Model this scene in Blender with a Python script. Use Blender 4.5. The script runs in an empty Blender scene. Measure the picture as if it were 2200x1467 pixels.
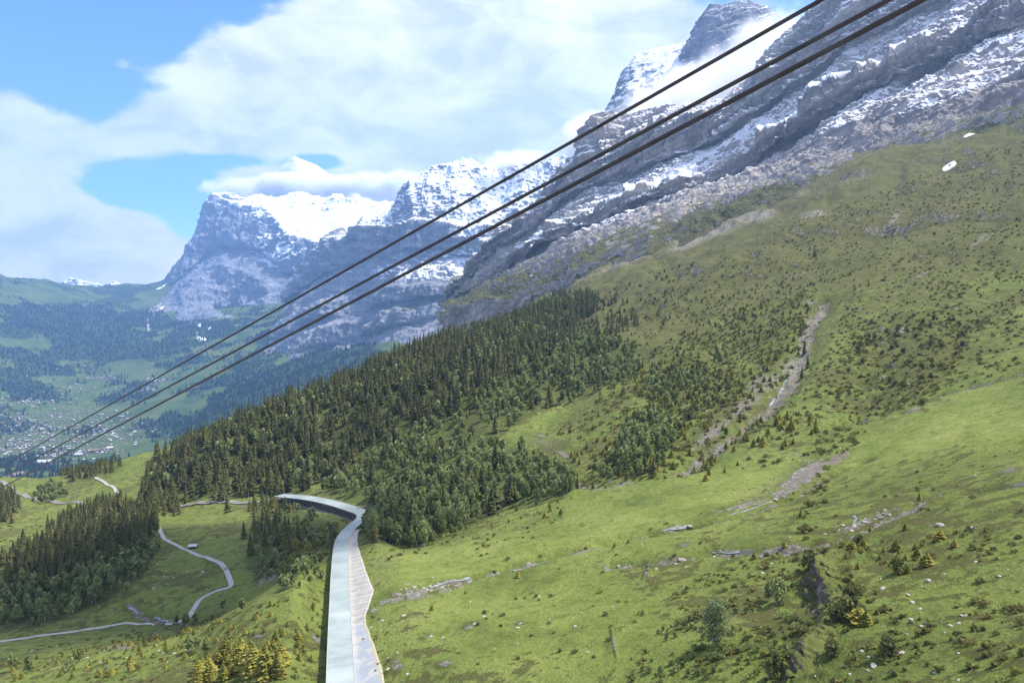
import bpy, math, random
import numpy as np
from mathutils import Vector, Matrix
rng = np.random.default_rng(7)
random.seed(7)
R = math.radians
scene = bpy.context.scene
COL = scene.collection

# ------------------------------------------------------------------ camera
CAMZ = 1100.0
FPX = 1512.0                       # focal length in pixels of a 2200 px wide frame
PITCH = math.atan((733.5 - 600.0) / FPX)
CP, SP = math.cos(PITCH), math.sin(PITCH)
cd = bpy.data.cameras.new("camera")
cd.sensor_width = 36.0
cd.lens = 36.0 * FPX / 2200.0
cd.clip_start = 0.3
cd.clip_end = 60000
cam = bpy.data.objects.new("camera", cd)
COL.objects.link(cam)
cam.location = (0, 0, CAMZ)
cam.rotation_euler = (math.pi / 2 - PITCH, 0, 0)
scene.camera = cam

# ------------------------------------------------------------------ light
SUN_AZ = R(80)      # to the right of the view direction
SUN_EL = R(58)
sun_dir = Vector((math.sin(SUN_AZ) * math.cos(SUN_EL), math.cos(SUN_AZ) * math.cos(SUN_EL), math.sin(SUN_EL)))
sd = bpy.data.lights.new("sun", 'SUN')
sd.energy = 3.9
sd.angle = R(0.6)
sd.color = (1.0, 0.955, 0.88)
so = bpy.data.objects.new("sun", sd)
so.rotation_euler = sun_dir.to_track_quat('Z', 'Y').to_euler()
COL.objects.link(so)
scene.view_settings.view_transform = 'Standard'
scene.view_settings.look = 'None'
scene.view_settings.exposure = 1.18
scene.view_settings.gamma = 1.0
scene.cycles.max_bounces = 8
scene.cycles.diffuse_bounces = 3
scene.cycles.glossy_bounces = 1
scene.cycles.transmission_bounces = 2
scene.cycles.transparent_max_bounces = 6
scene.cycles.volume_bounces = 6
scene.cycles.use_denoising = True
scene.cycles.volume_step_rate = 1.0
scene.cycles.volume_max_steps = 64
scene.cycles.sample_clamp_indirect = 4.0


def nodes_of(tree):
    def N(t, **kw):
        n = tree.nodes.new(t)
        for k, v in kw.items():
            if k.startswith("i_"):
                n.inputs[k[2:]].default_value = v
            else:
                setattr(n, k, v)
        return n

    def L(a, b):
        tree.links.new(a, b)
    return N, L


def world_sky():
    w = bpy.data.worlds.new("World")
    scene.world = w
    w.use_nodes = True
    t = w.node_tree
    t.nodes.clear()
    N, L = nodes_of(t)

    def M(op, a, b=None, c=None, clamp=False):
        n = N('ShaderNodeMath', operation=op, use_clamp=clamp)
        for i, x in enumerate((a, b, c)):
            if x is None:
                continue
            if isinstance(x, (int, float)):
                n.inputs[i].default_value = x
            else:
                L(x, n.inputs[i])
        return n.outputs[0]
    sky = N('ShaderNodeTexSky', sky_type='NISHITA')
    sky.sun_disc = False
    sky.sun_elevation = SUN_EL
    sky.sun_rotation = SUN_AZ
    sky.altitude = 2000
    sky.air_density = 1.0
    sky.dust_density = 0.4
    sky.ozone_density = 2.0
    tc = N('ShaderNodeTexCoord')
    sep = N('ShaderNodeSeparateXYZ')
    L(tc.outputs['Generated'], sep.inputs[0])
    x, y, z = sep.outputs
    # cloud deck coordinates: direction in azimuth / elevation
    ysafe = M('MAXIMUM', M('ABSOLUTE', y), 0.05)
    az = M('DIVIDE', x, ysafe)
    el = M('DIVIDE', z, ysafe)
    cv = N('ShaderNodeCombineXYZ')
    L(x, cv.inputs[0]); L(y, cv.inputs[1]); L(M('MULTIPLY', z, 1.9), cv.inputs[2])
    n1 = N('ShaderNodeTexNoise', noise_dimensions='3D', i_Scale=4.2, i_Detail=11.0, i_Roughness=0.60, i_Distortion=0.15)
    L(cv.outputs[0], n1.inputs['Vector'])
    n2 = N('ShaderNodeTexNoise', noise_dimensions='3D', i_Scale=13.0, i_Detail=7.0, i_Roughness=0.6)
    L(cv.outputs[0], n2.inputs['Vector'])
    base = M('MULTIPLY_ADD', M('SUBTRACT', n1.outputs['Fac'], 0.5), 2.3,
             M('MULTIPLY', M('SUBTRACT', n2.outputs['Fac'], 0.5), 0.7))

    def blob(u, v, ru, rv, s):
        # anisotropic soft ellipse at the sky direction seen at (u, v)
        a = (u - 1100) / FPX
        b = (733.5 - v) / FPX
        dy = CP + b * SP
        ca, ce = a / dy, (-SP + b * CP) / dy
        da = M('MULTIPLY', M('SUBTRACT', az, ca), FPX / ru)
        de = M('MULTIPLY', M('SUBTRACT', el, ce), FPX / rv)
        d2 = M('ADD', M('MULTIPLY', da, da), M('MULTIPLY', de, de))
        g = M('EXPONENT', M('MULTIPLY', d2, -1.0))
        return M('MULTIPLY', g, s)
    tot = M('ADD', base, 0.10)
    for b in CLOUD_BLOBS:
        tot = M('ADD', tot, blob(*b))
    mr = N('ShaderNodeMapRange', interpolation_type='SMOOTHERSTEP')
    L(tot, mr.inputs[0])
    mr.inputs[1].default_value = -0.20
    mr.inputs[2].default_value = 0.26
    cover = M('MULTIPLY', mr.outputs[0], 0.97)
    # brightness of cloud: bulk variation gives grey undersides
    n3 = N('ShaderNodeTexNoise', noise_dimensions='3D', i_Scale=8.0, i_Detail=10.0, i_Roughness=0.62, i_Distortion=0.4)
    mp = N('ShaderNodeMapping')
    mp.inputs['Location'].default_value = (0.07, 0.03, 0.10)
    L(cv.outputs[0], mp.inputs[0]); L(mp.outputs[0], n3.inputs['Vector'])
    ramp = N('ShaderNodeValToRGB')
    L(M('ADD', n3.outputs['Fac'], M('MULTIPLY', tot, -0.03)), ramp.inputs[0])
    ramp.color_ramp.elements[0].position = 0.36
    ramp.color_ramp.elements[0].color = (3.1, 3.35, 4.05, 1)
    ramp.color_ramp.elements[1].position = 0.60
    ramp.color_ramp.elements[1].color = (5.0, 5.0, 5.0, 1)
    e = ramp.color_ramp.elements.new(0.48)
    e.color = (4.15, 4.3, 4.6, 1)
    tint = N('ShaderNodeMix', data_type='RGBA', blend_type='MULTIPLY')
    tint.inputs[0].default_value = 1.0
    L(sky.outputs[0], tint.inputs[6])
    tint.inputs[7].default_value = (0.50, 0.72, 1.30, 1)
    mix = N('ShaderNodeMix', data_type='RGBA')
    L(cover, mix.inputs[0]); L(tint.outputs[2], mix.inputs[6]); L(ramp.outputs[0], mix.inputs[7])
    bg = N('ShaderNodeBackground')
    bg.inputs[1].default_value = 0.115
    L(mix.outputs[2], bg.inputs[0])
    out = N('ShaderNodeOutputWorld')
    L(bg.outputs[0], out.inputs[0])


CLOUD_BLOBS = [
    # u, v, ru, rv, strength   (positive = cloud, negative = clear blue)
    (250, 60, 330, 110, -1.05), (60, 60, 200, 110, -0.6), (80, 120, 160, 60, -0.4),
    (330, 390, 120, 50, -1.0), (420, 460, 70, 70, -1.0), (250, 430, 80, 60, -0.6), (700, 345, 60, 22, -0.9),
    (500, 345, 110, 16, -0.5), (200, 210, 60, 60, -0.4),
    (30, 230, 80, 110, 0.9), (250, 290, 170, 60, 0.7), (250, 120, 70, 50, 0.7),
    (700, 200, 330, 120, 1.0), (1000, 100, 400, 160, 1.1), (1150, 280, 320, 110, 1.2),
    (130, 500, 170, 95, 1.2), (300, 560, 160, 45, 1.0), (700, 400, 260, 25, 1.0),
    (1450, 60, 60, 30, -0.3), (900, 40, 160, 30, 0.6), (520, 110, 90, 60, 0.35),
]
world_sky()
# ------------------------------------------------------------------ maths helpers
def rayd(u, v):
    """direction (per unit of forward distance Y) of the photo's pixel"""
    a = (np.asarray(u, float) - 1100.0) / FPX
    b = (733.5 - np.asarray(v, float)) / FPX
    dy = CP + b * SP
    return a / dy, (-SP + b * CP) / dy


def P(u, v, d):
    a, q = rayd(u, v)
    return np.array([a * d, d, CAMZ + q * d])


def proj(x, y, z):
    a = x / y
    q = (z - CAMZ) / y
    # solve b from q = (-SP + b CP)/(CP + b SP)
    b = (q * CP + SP) / (CP - q * SP)
    dy = CP + b * SP
    return 1100 + a * dy * FPX, 733.5 - b * FPX


_perm = np.random.default_rng(11).permutation(256).astype(np.int32)
_perm = np.concatenate([_perm, _perm, _perm])
_g = np.random.default_rng(12).normal(size=(256, 3))
_g = (_g / np.linalg.norm(_g, axis=1)[:, None]).astype(np.float32)


def perlin(x, y, z):
    sh = np.broadcast(x, y, z).shape
    x = np.broadcast_to(x, sh).ravel(); y = np.broadcast_to(y, sh).ravel(); z = np.broadcast_to(z, sh).ravel()
    out = np.empty(x.size, np.float32)
    CH = 400000
    for s in range(0, x.size, CH):
        X = x[s:s + CH]; Y = y[s:s + CH]; Z = z[s:s + CH]
        xi = np.floor(X); yi = np.floor(Y); zi = np.floor(Z)
        fx = (X - xi).astype(np.float32); fy = (Y - yi).astype(np.float32); fz = (Z - zi).astype(np.float32)
        xi = xi.astype(np.int64) & 255; yi = yi.astype(np.int64) & 255; zi = zi.astype(np.int64) & 255
        u = fx * fx * fx * (fx * (fx * 6 - 15) + 10)
        v = fy * fy * fy * (fy * (fy * 6 - 15) + 10)
        w = fz * fz * fz * (fz * (fz * 6 - 15) + 10)
        acc = 0
        for dx in (0, 1):
            wx = u if dx else 1 - u
            px = _perm[xi + dx]
            for dy in (0, 1):
                wy = v if dy else 1 - v
                py = _perm[px + yi + dy]
                for dz in (0, 1):
                    wz = w if dz else 1 - w
                    g = _g[_perm[py + zi + dz]]
                    acc = acc + wx * wy * wz * (g[:, 0] * (fx - dx) + g[:, 1] * (fy - dy) + g[:, 2] * (fz - dz))
        out[s:s + CH] = acc
    return (out * 1.6).reshape(sh)


def fbm(x, y, z, oct=5, gain=0.5, ridged=False, lac=2.03):
    a = 1.0; f = 1.0; tot = 0; nrm = 0
    for i in range(oct):
        n = perlin(x * f + 17.3 * i, y * f - 9.1 * i, z * f + 3.7 * i)
        if ridged:
            n = 1 - 2 * np.abs(n)
        tot = tot + a * n
        nrm += a
        a *= gain; f *= lac
    return tot / nrm


def sstep(a, b, x):
    t = np.clip((x - a) / (b - a), 0, 1)
    return t * t * (3 - 2 * t)


def grid_faces(nr, nc):
    i = np.arange(nr * nc).reshape(nr, nc)
    return np.stack([i[:-1, :-1], i[:-1, 1:], i[1:, 1:], i[1:, :-1]], -1).reshape(-1, 4)


def mesh_np(name, verts, faces, mats, smooth=True, attrs=None, matidx=None):
    """faces: (F,k) array or list of such arrays"""
    me = bpy.data.meshes.new(name)
    fl = faces if isinstance(faces, list) else [faces]
    fl = [f for f in fl if len(f)]
    verts = np.asarray(verts, np.float32)
    me.vertices.add(len(verts))
    me.vertices.foreach_set("co", verts.ravel())
    loops = np.concatenate([f.ravel() for f in fl]).astype(np.int32)
    tots = np.concatenate([np.full(len(f), f.shape[1]) for f in fl]).astype(np.int32)
    starts = np.concatenate([[0], np.cumsum(tots)[:-1]]).astype(np.int32)
    me.loops.add(len(loops))
    me.loops.foreach_set("vertex_index", loops)
    me.polygons.add(len(tots))
    me.polygons.foreach_set("loop_start", starts)
    me.polygons.foreach_set("loop_total", tots)
    if matidx is not None:
        me.polygons.foreach_set("material_index", np.asarray(matidx, np.int32))
    me.polygons.foreach_set("use_smooth", np.full(len(tots), smooth))
    for m in (mats if isinstance(mats, (list, tuple)) else [mats]):
        me.materials.append(m)
    for k, v in (attrs or {}).items():
        v = np.asarray(v, np.float32)
        if v.ndim == 1:
            at = me.attributes.new(k, 'FLOAT', 'POINT')
            at.data.foreach_set("value", v)
        else:
            at = me.attributes.new(k, 'FLOAT_COLOR', 'POINT')
            at.data.foreach_set("color", v.ravel())
    me.update(calc_edges=True)
    return me


def link(name, me, parent=None):
    o = bpy.data.objects.new(name, me)
    COL.objects.link(o)
    if parent is not None:
        o.parent = parent
    return o


def tag(o, label=None, cat=None, group=None, kind=None):
    if label: o["label"] = label
    if cat: o["category"] = cat
    if group: o["group"] = group
    if kind: o["kind"] = kind
    return o


def empty(name, loc, rz=0.0):
    o = bpy.data.objects.new(name, None)
    COL.objects.link(o)
    o.empty_display_size = 1
    o.location = loc
    o.rotation_euler = (0, 0, rz)
    return o


class MB:
    """collects shapes into one mesh"""
    def __init__(s):
        s.v = []; s.q = []; s.t = []; s.n = 0

    def add(s, v, q=None, t=None):
        v = np.asarray(v, float)
        s.v.append(v)
        if q is not None and len(q): s.q.append(np.asarray(q) + s.n)
        if t is not None and len(t): s.t.append(np.asarray(t) + s.n)
        s.n += len(v)
        return s

    def box(s, c, size, rz=0.0, axes=None):
        hx, hy, hz = [k / 2 for k in size]
        v = np.array([[x, y, z] for z in (-hz, hz) for y in (-hy, hy) for x in (-hx, hx)], float)
        if axes is not None:
            v = v @ np.array(axes, float)
        elif rz:
            cs, sn = math.cos(rz), math.sin(rz)
            v = v @ np.array([[cs, sn, 0], [-sn, cs, 0], [0, 0, 1]])
        return s.add(v + np.array(c, float), [[0, 2, 3, 1], [4, 5, 7, 6], [0, 1, 5, 4], [2, 6, 7, 3], [0, 4, 6, 2], [1, 3, 7, 5]])

    def tube(s, pts, rad, n=8, caps=True):
        pts = [np.array(p, float) for p in pts]
        rad = rad if hasattr(rad, '__len__') else [rad] * len(pts)
        vs = []
        for i, p in enumerate(pts):
            d = pts[min(i + 1, len(pts) - 1)] - pts[max(i - 1, 0)]
            d /= np.linalg.norm(d) + 1e-9
            up = np.array([0, 0, 1.0]) if abs(d[2]) < 0.9 else np.array([1.0, 0, 0])
            a = np.cross(d, up); a /= np.linalg.norm(a)
            b = np.cross(d, a)
            for k in range(n):
                an = 2 * math.pi * k / n
                vs.append(p + rad[i] * (math.cos(an) * a + math.sin(an) * b))
        m = len(pts)
        q = [[i * n + k, i * n + (k + 1) % n, (i + 1) * n + (k + 1) % n, (i + 1) * n + k] for i in range(m - 1) for k in range(n)]
        t = []
        if caps:
            t = [[0, k + 1, k] for k in range(1, n - 1)] + [[(m - 1) * n, (m - 1) * n + k, (m - 1) * n + k + 1] for k in range(1, n - 1)]
        return s.add(vs, q, t)

    def build(s, name, mat, parent=None, smooth=False, attrs=None):
        fl = []
        if s.q: fl.append(np.concatenate(s.q))
        if s.t: fl.append(np.concatenate(s.t))
        return link(name, mesh_np(name, np.concatenate(s.v), fl, mat, smooth, attrs), parent)


# ------------------------------------------------------------------ materials
def new_mat(name, rough=0.85, spec=0.2):
    m = bpy.data.materials.new(name)
    m.use_nodes = True
    t = m.node_tree
    t.nodes.clear()
    N, L = nodes_of(t)
    b = N('ShaderNodeBsdfPrincipled')
    b.inputs['Roughness'].default_value = rough
    b.inputs['Specular IOR Level'].default_value = spec
    o = N('ShaderNodeOutputMaterial')
    L(b.outputs[0], o.inputs[0])

    def M(op, a, c=None, d=None, clamp=False):
        n = N('ShaderNodeMath', operation=op, use_clamp=clamp)
        for i, x in enumerate((a, c, d)):
            if x is None: continue
            if isinstance(x, (int, float)): n.inputs[i].default_value = x
            else: L(x, n.inputs[i])
        return n.outputs[0]

    def mix(f, a, c, mode='MIX'):
        n = N('ShaderNodeMix', data_type='RGBA', blend_type=mode)
        for i, x in ((0, f), (6, a), (7, c)):
            if isinstance(x, (int, float)): n.inputs[i].default_value = x
            elif isinstance(x, tuple): n.inputs[i].default_value = (*x, 1) if len(x) == 3 else x
            else: L(x, n.inputs[i])
        return n.outputs[2]

    def noise(scale, detail=4.0, rough_=0.55, vec=None, dist=0.0, sc3=None):
        n = N('ShaderNodeTexNoise', i_Scale=scale, i_Detail=detail, i_Roughness=rough_, i_Distortion=dist)
        if vec is None:
            g = N('ShaderNodeNewGeometry')
            vec = g.outputs['Position']
        if sc3 is not None:
            mp = N('ShaderNodeMapping')
            mp.inputs['Scale'].default_value = sc3
            L(vec, mp.inputs[0]); vec = mp.outputs[0]
        L(vec, n.inputs['Vector'])
        return n.outputs['Fac']

    def ramp(f, stops, interp='LINEAR'):
        n = N('ShaderNodeValToRGB')
        cr = n.color_ramp
        cr.interpolation = interp
        while len(cr.elements) < len(stops): cr.elements.new(0.5)
        for e, (p, c) in zip(cr.elements, stops):
            e.position = p
            e.color = (c, c, c, 1) if isinstance(c, (int, float)) else (*c, 1)
        L(f, n.inputs[0])
        return n.outputs[0]

    def step(f, lo, hi):
        n = N('ShaderNodeMapRange', interpolation_type='SMOOTHSTEP')
        L(f, n.inputs[0])
        n.inputs[1].default_value = lo; n.inputs[2].default_value = hi
        return n.outputs[0]

    def attr(nm, kind='Fac'):
        n = N('ShaderNodeAttribute', attribute_name=nm)
        return n.outputs[kind]

    def bump(h, dist, strength=1.0):
        n = N('ShaderNodeBump')
        n.inputs['Distance'].default_value = dist
        n.inputs['Strength'].default_value = strength
        L(h, n.inputs['Height'])
        L(n.outputs[0], b.inputs['Normal'])

    class K: pass
    k = K()
    k.m, k.b, k.N, k.L, k.M, k.mix, k.noise, k.ramp, k.step, k.attr, k.bump = m, b, N, L, M, mix, noise, ramp, step, attr, bump
    return k


def simple_mat(name, col, rough=0.8, vary=0.15, scale=1.0, bump=0.0, metal=0.0):
    k = new_mat(name, rough)
    f = k.noise(scale, 5.0, 0.6)
    lo = tuple(c * (1 - vary) for c in col); hi = tuple(min(1, c * (1 + vary)) for c in col)
    k.L(k.ramp(f, [(0.3, lo), (0.7, hi)]), k.b.inputs['Base Color'])
    k.b.inputs['Metallic'].default_value = metal
    if bump: k.bump(f, bump)
    return k.m


def mat_meadow():
    k = new_mat("meadow", 0.9, 0.1)
    mid = k.noise(0.03, 6, 0.62)
    fine = k.noise(0.20, 6, 0.72)
    vf = k.noise(1.3, 6, 0.85)
    g = k.ramp(mid, [(0.30, (0.098, 0.124, 0.030)), (0.46, (0.152, 0.188, 0.043)), (0.60, (0.196, 0.228, 0.058)), (0.74, (0.252, 0.260, 0.090))])
    g2 = k.ramp(fine, [(0.30, (0.62, 0.62, 0.55)), (0.5, (1, 1, 1)), (0.72, (1.2, 1.16, 1.1))])
    g = k.mix(1.0, g, g2, 'MULTIPLY')
    g3 = k.ramp(vf, [(0.3, (0.62, 0.64, 0.58)), (0.5, (1.0, 1.0, 1.0)), (0.7, (1.34, 1.32, 1.28))])
    g = k.mix(1.0, g, g3, 'MULTIPLY')
    al = k.attr("alpine")
    g = k.mix(k.M('MULTIPLY', al, 0.62), g, k.mix(1.0, (0.125, 0.124, 0.050), k.mix(1.0, g2, g3, 'MULTIPLY'), 'MULTIPLY'))
    # heath: brownish-olive mats of dwarf shrubs
    hm = k.attr("heath")
    hn = k.M('ADD', k.M('MULTIPLY', k.M('SUBTRACT', fine, 0.5), 2.0), k.M('ADD', k.M('MULTIPLY', k.M('SUBTRACT', mid, 0.5), 1.0), k.M('MULTIPLY', k.M('SUBTRACT', vf, 0.5), 1.2)))
    h = k.step(k.M('ADD', hn, hm), 0.30, 0.50)
    hc = k.ramp(vf, [(0.3, (0.066, 0.068, 0.026)), (0.55, (0.120, 0.112, 0.040)), (0.8, (0.19, 0.165, 0.062))])
    g = k.mix(k.M('MULTIPLY', h, 0.85), g, hc)
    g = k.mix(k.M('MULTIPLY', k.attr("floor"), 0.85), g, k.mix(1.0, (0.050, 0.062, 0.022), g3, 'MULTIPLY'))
    # rock / scree
    rk = k.attr("rock")
    rn = k.noise(0.40, 8, 0.8)
    r = k.step(k.M('ADD', k.M('MULTIPLY', k.M('SUBTRACT', rn, 0.5), 2.6), rk), 0.50, 0.66)
    rc = k.ramp(k.noise(0.9, 6, 0.8), [(0.30, (0.075, 0.065, 0.052)), (0.48, (0.26, 0.235, 0.195)), (0.64, (0.50, 0.465, 0.40))])
    oc = k.attr("ochre")
    rc = k.mix(k.M('MULTIPLY', oc, 0.55), rc, (0.25, 0.185, 0.13))
    c = k.mix(r, g, rc)
    sn = k.step(k.M('ADD', k.M('MULTIPLY', k.M('SUBTRACT', fine, 0.5), 0.5), k.attr("snow")), 0.45, 0.5)
    c = k.mix(sn, c, (0.85, 0.87, 0.9))
    k.L(c, k.b.inputs['Base Color'])
    hsum = k.M('ADD', k.M('MULTIPLY', fine, 2.0), k.M('ADD', k.M('MULTIPLY', k.M('MULTIPLY', h, vf), 0.9), k.M('ADD', k.M('MULTIPLY', vf, 0.35), k.M('MULTIPLY', k.M('MULTIPLY', rn, rk), 5.0))))
    k.bump(hsum, 1.0, 0.85)
    return k.m


def mat_mountain(name, sc=1.0, hue=(1, 1, 1), snowth=0.9, ss=(0.6, 0.6, 2.5), shear=(0.0, 0.0)):
    """rock with ledges, snow lying where the real surface is flat enough, alpine grass low down"""
    k = new_mat(name, 0.85, 0.15)
    g = k.N('ShaderNodeNewGeometry')
    sep = k.N('ShaderNodeSeparateXYZ')
    k.L(g.outputs['Normal'], sep.inputs[0])
    nz = sep.outputs[2]
    ps = k.N('ShaderNodeSeparateXYZ'); k.L(g.outputs['Position'], ps.inputs[0])
    cz = k.M('ADD', ps.outputs[2], k.M('ADD', k.M('MULTIPLY', ps.outputs[0], shear[0]), k.M('MULTIPLY', ps.outputs[1], shear[1])))
    cb = k.N('ShaderNodeCombineXYZ'); k.L(ps.outputs[0], cb.inputs[0]); k.L(ps.outputs[1], cb.inputs[1]); k.L(cz, cb.inputs[2])
    f1 = k.noise(0.010 * sc, 10, 0.70, vec=cb.outputs[0], sc3=ss)
    f2 = k.noise(0.045 * sc, 7, 0.72)
    f3 = k.noise(0.0035 * sc, 5, 0.6)
    f4 = k.noise(0.03 * sc, 8, 0.7, sc3=(1.8, 1.8, 0.25))
    rock = k.ramp(f1, [(0.28, (0.10, 0.105, 0.118)), (0.44, (0.20, 0.20, 0.21)), (0.58, (0.31, 0.30, 0.295)), (0.72, (0.43, 0.41, 0.385))])
    rock = k.mix(1.0, rock, k.ramp(f4, [(0.3, 0.62), (0.6, 1.15)]), 'MULTIPLY')
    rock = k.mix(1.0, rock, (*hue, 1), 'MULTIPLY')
    och = k.step(k.M('ADD', k.M('MULTIPLY', k.M('SUBTRACT', f3, 0.5), 1.2), k.attr("ochre")), 0.45, 0.8)
    rock = k.mix(k.M('MULTIPLY', och, 0.55), rock, (0.36, 0.265, 0.20))
    gr = k.step(k.M('ADD', k.M('ADD', k.M('MULTIPLY', k.M('SUBTRACT', f1, 0.5), 1.6), k.M('MULTIPLY', k.M('SUBTRACT', nz, 0.6), 1.2)), k.attr("grass")), 0.45, 0.65)
    gcol = k.ramp(f2, [(0.3, (0.060, 0.066, 0.028)), (0.6, (0.118, 0.116, 0.048)), (0.75, (0.165, 0.15, 0.07))])
    c = k.mix(gr, rock, gcol)
    sv = k.M('ADD', k.M('ADD', nz, k.M('MULTIPLY', k.M('SUBTRACT', f1, 0.5), 1.05)), k.M('ADD', k.attr("snow"), k.M('MULTIPLY', k.M('SUBTRACT', f2, 0.5), 1.0)))
    s = k.step(sv, snowth - 0.04, snowth + 0.07)
    c = k.mix(s, c, (0.86, 0.88, 0.92))
    k.L(c, k.b.inputs['Base Color'])
    k.bump(k.M('ADD', k.M('MULTIPLY', f1, 1.2), k.M('ADD', k.M('MULTIPLY', f2, 0.6), k.M('MULTIPLY', f4, 0.9))), 14.0 / sc, 0.9)
    return k.m
# ------------------------------------------------------------------ near hillside (one height field)
CTRL = [
    # bottom and below the frame
    (-500, 1467, 240), (0, 1467, 212), (300, 1467, 183), (560, 1467, 163), (700, 1467, 153), (830, 1467, 148),
    (1100, 1467, 136), (1500, 1467, 112), (1900, 1467, 86), (2200, 1467, 70), (2600, 1467, 55),
    (0, 2100, 120), (700, 2100, 85), (1100, 2100, 76), (1500, 2100, 62), (2200, 2100, 40), (2700, 2100, 30),
    (-800, 2100, 150), (3400, 1467, 40), (3400, 1100, 70), (3400, 700, 170), (3400, 300, 400), (3400, -100, 800),
    (820, 1290, 207), (1100, 1300, 186), (1400, 1300, 158), (1700, 1300, 130), (2200, 1300, 93), (2600, 1300, 75),
    (830, 1180, 300), (1100, 1150, 262), (1430, 1135, 225), (1700, 1130, 188), (1950, 1120, 155), (2200, 1100, 128), (2600, 1080, 100),
    (1180, 1050, 350), (1450, 1000, 322), (1750, 1000, 268), (2000, 960, 230), (2200, 950, 192), (2600, 900, 150),
    (1300, 900, 465), (1550, 900, 395), (1750, 880, 350), (1950, 855, 310), (2200, 790, 285), (2600, 700, 230),
    (1300, 760, 650), (1500, 750, 590), (1700, 710, 545), (1950, 690, 480), (2200, 680, 420), (2600, 560, 340),
    (1310, 655, 900), (1500, 600, 810), (1700, 580, 730), (1900, 560, 660), (2200, 560, 540), (2600, 400, 480),
    (1240, 636, 1050), (1400, 566, 1060), (1600, 500, 1020), (1800, 430, 950), (2000, 420, 850), (2200, 390, 760), (2600, 250, 650),
    (1180, 650, 1250), (1400, 545, 1260), (1650, 455, 1240), (1850, 330, 1250), (2050, 280, 1150), (2200, 240, 1080), (2600, 60, 950),
    # beyond the foot of the wall: keep it buried
    (1100, 640, 1700), (1400, 560, 1900), (1800, 430, 1900), (2200, 330, 1900), (2700, 200, 1900),
    (1100, 700, 2600), (1600, 640, 2600), (2200, 600, 2600), (2700, 560, 2600),
    # forest shoulder
    (1180, 655, 1000), (1100, 690, 900), (900, 755, 790), (780, 810, 750), (650, 865, 710), (560, 905, 690), (450, 945, 680), (400, 965, 670),
    (1100, 740, 1150), (900, 830, 1050), (650, 950, 960), (450, 1010, 900),
    (900, 900, 1500), (600, 1000, 1500), (300, 1010, 1500), (0, 1060, 1500), (900, 900, 2600), (300, 1050, 2600), (-500, 1150, 1500), (-500, 1100, 2600),
    (1000, 850, 600), (1000, 1000, 455), (800, 1000, 535), (800, 900, 640), (600, 1000, 610), (1000, 1100, 365), (860, 1120, 360),
    (1180, 900, 520), (1180, 780, 680), (450, 1060, 570), (330, 1070, 565),
    # railway shelf
    (590, 1078, 515), (480, 1080, 540), (350, 1085, 565), (190, 1087, 600), (60, 1070, 680), (0, 1045, 740), (-300, 1020, 800),
    # meadows between railway and horizon crest, left
    (330, 1010, 660), (250, 1040, 650), (200, 1015, 740), (300, 985, 720), (380, 975, 690), (110, 1045, 740),
    # bowl below railway
    (500, 1150, 425), (420, 1200, 370), (495, 1262, 312), (480, 1225, 338), (345, 1135, 455), (410, 1330, 283), (300, 1345, 285), (150, 1358, 285),
    (0, 1378, 282), (250, 1250, 335), (60, 1230, 380), (300, 1150, 440), (0, 1120, 560), (-300, 1200, 420), (-300, 1390, 290),
    (150, 1290, 330), (300, 1300, 310), (560, 1215, 330), (620, 1160, 365),
    # knoll beside the gallery
    (690, 1200, 262), (650, 1245, 232), (600, 1275, 222), (540, 1300, 216), (460, 1345, 215), (380, 1385, 215), (250, 1395, 225), (100, 1405, 240), (0, 1412, 250),
    (620, 1360, 190), (480, 1420, 187), (300, 1430, 200), (680, 1330, 195),
    # gully behind knoll
    (600, 1240, 290), (520, 1290, 285), (640, 1200, 320), (440, 1340, 272),
    (700, 1150, 370), (640, 1120, 425), (740, 1120, 395),
]
_c = np.array([(*rayd(u, v), d) for u, v, d in CTRL])
_cx = np.stack([_c[:, 0] * 1.0, np.log(_c[:, 2]) * 0.75], -1)


def tps_fit(X, val, lam=2e-5):
    n = len(X)
    r2 = ((X[:, None] - X[None]) ** 2).sum(-1)
    K = 0.5 * r2 * np.log(r2 + 1e-12)
    Pm = np.concatenate([np.ones((n, 1)), X], 1)
    A = np.zeros((n + 3, n + 3))
    A[:n, :n] = K + lam * np.eye(n)
    A[:n, n:] = Pm; A[n:, :n] = Pm.T
    return np.linalg.solve(A, np.concatenate([val, np.zeros(3)]))


def tps_eval(X, w, Q):
    n = len(X)
    out = np.empty(len(Q))
    for s in range(0, len(Q), 40000):
        q = Q[s:s + 40000]
        r2 = ((q[:, None] - X[None]) ** 2).sum(-1)
        out[s:s + 40000] = (0.5 * r2 * np.log(r2 + 1e-12)) @ w[:n] + w[n] + q @ w[n + 1:]
    return out


def upsample(C, nr, nc):
    """bilinear -> smooth (cubic-ish) upsampling of a coarse grid"""
    r = np.linspace(0, C.shape[0] - 1, nr); c = np.linspace(0, C.shape[1] - 1, nc)

    def cub(A, t, ax):
        i = np.clip(np.floor(t).astype(int), 0, A.shape[ax] - 2)
        f = t - i
        g = lambda k: np.take(A, np.clip(i + k, 0, A.shape[ax] - 1), axis=ax)
        sh = [1, 1]; sh[ax] = -1
        f = f.reshape(sh)
        p0, p1, p2, p3 = g(-1), g(0), g(1), g(2)
        return p1 + 0.5 * f * (p2 - p0 + f * (2 * p0 - 5 * p1 + 4 * p2 - p3 + f * (3 * (p1 - p2) + p3 - p0)))
    return cub(cub(C, r, 0), c, 1)


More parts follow.
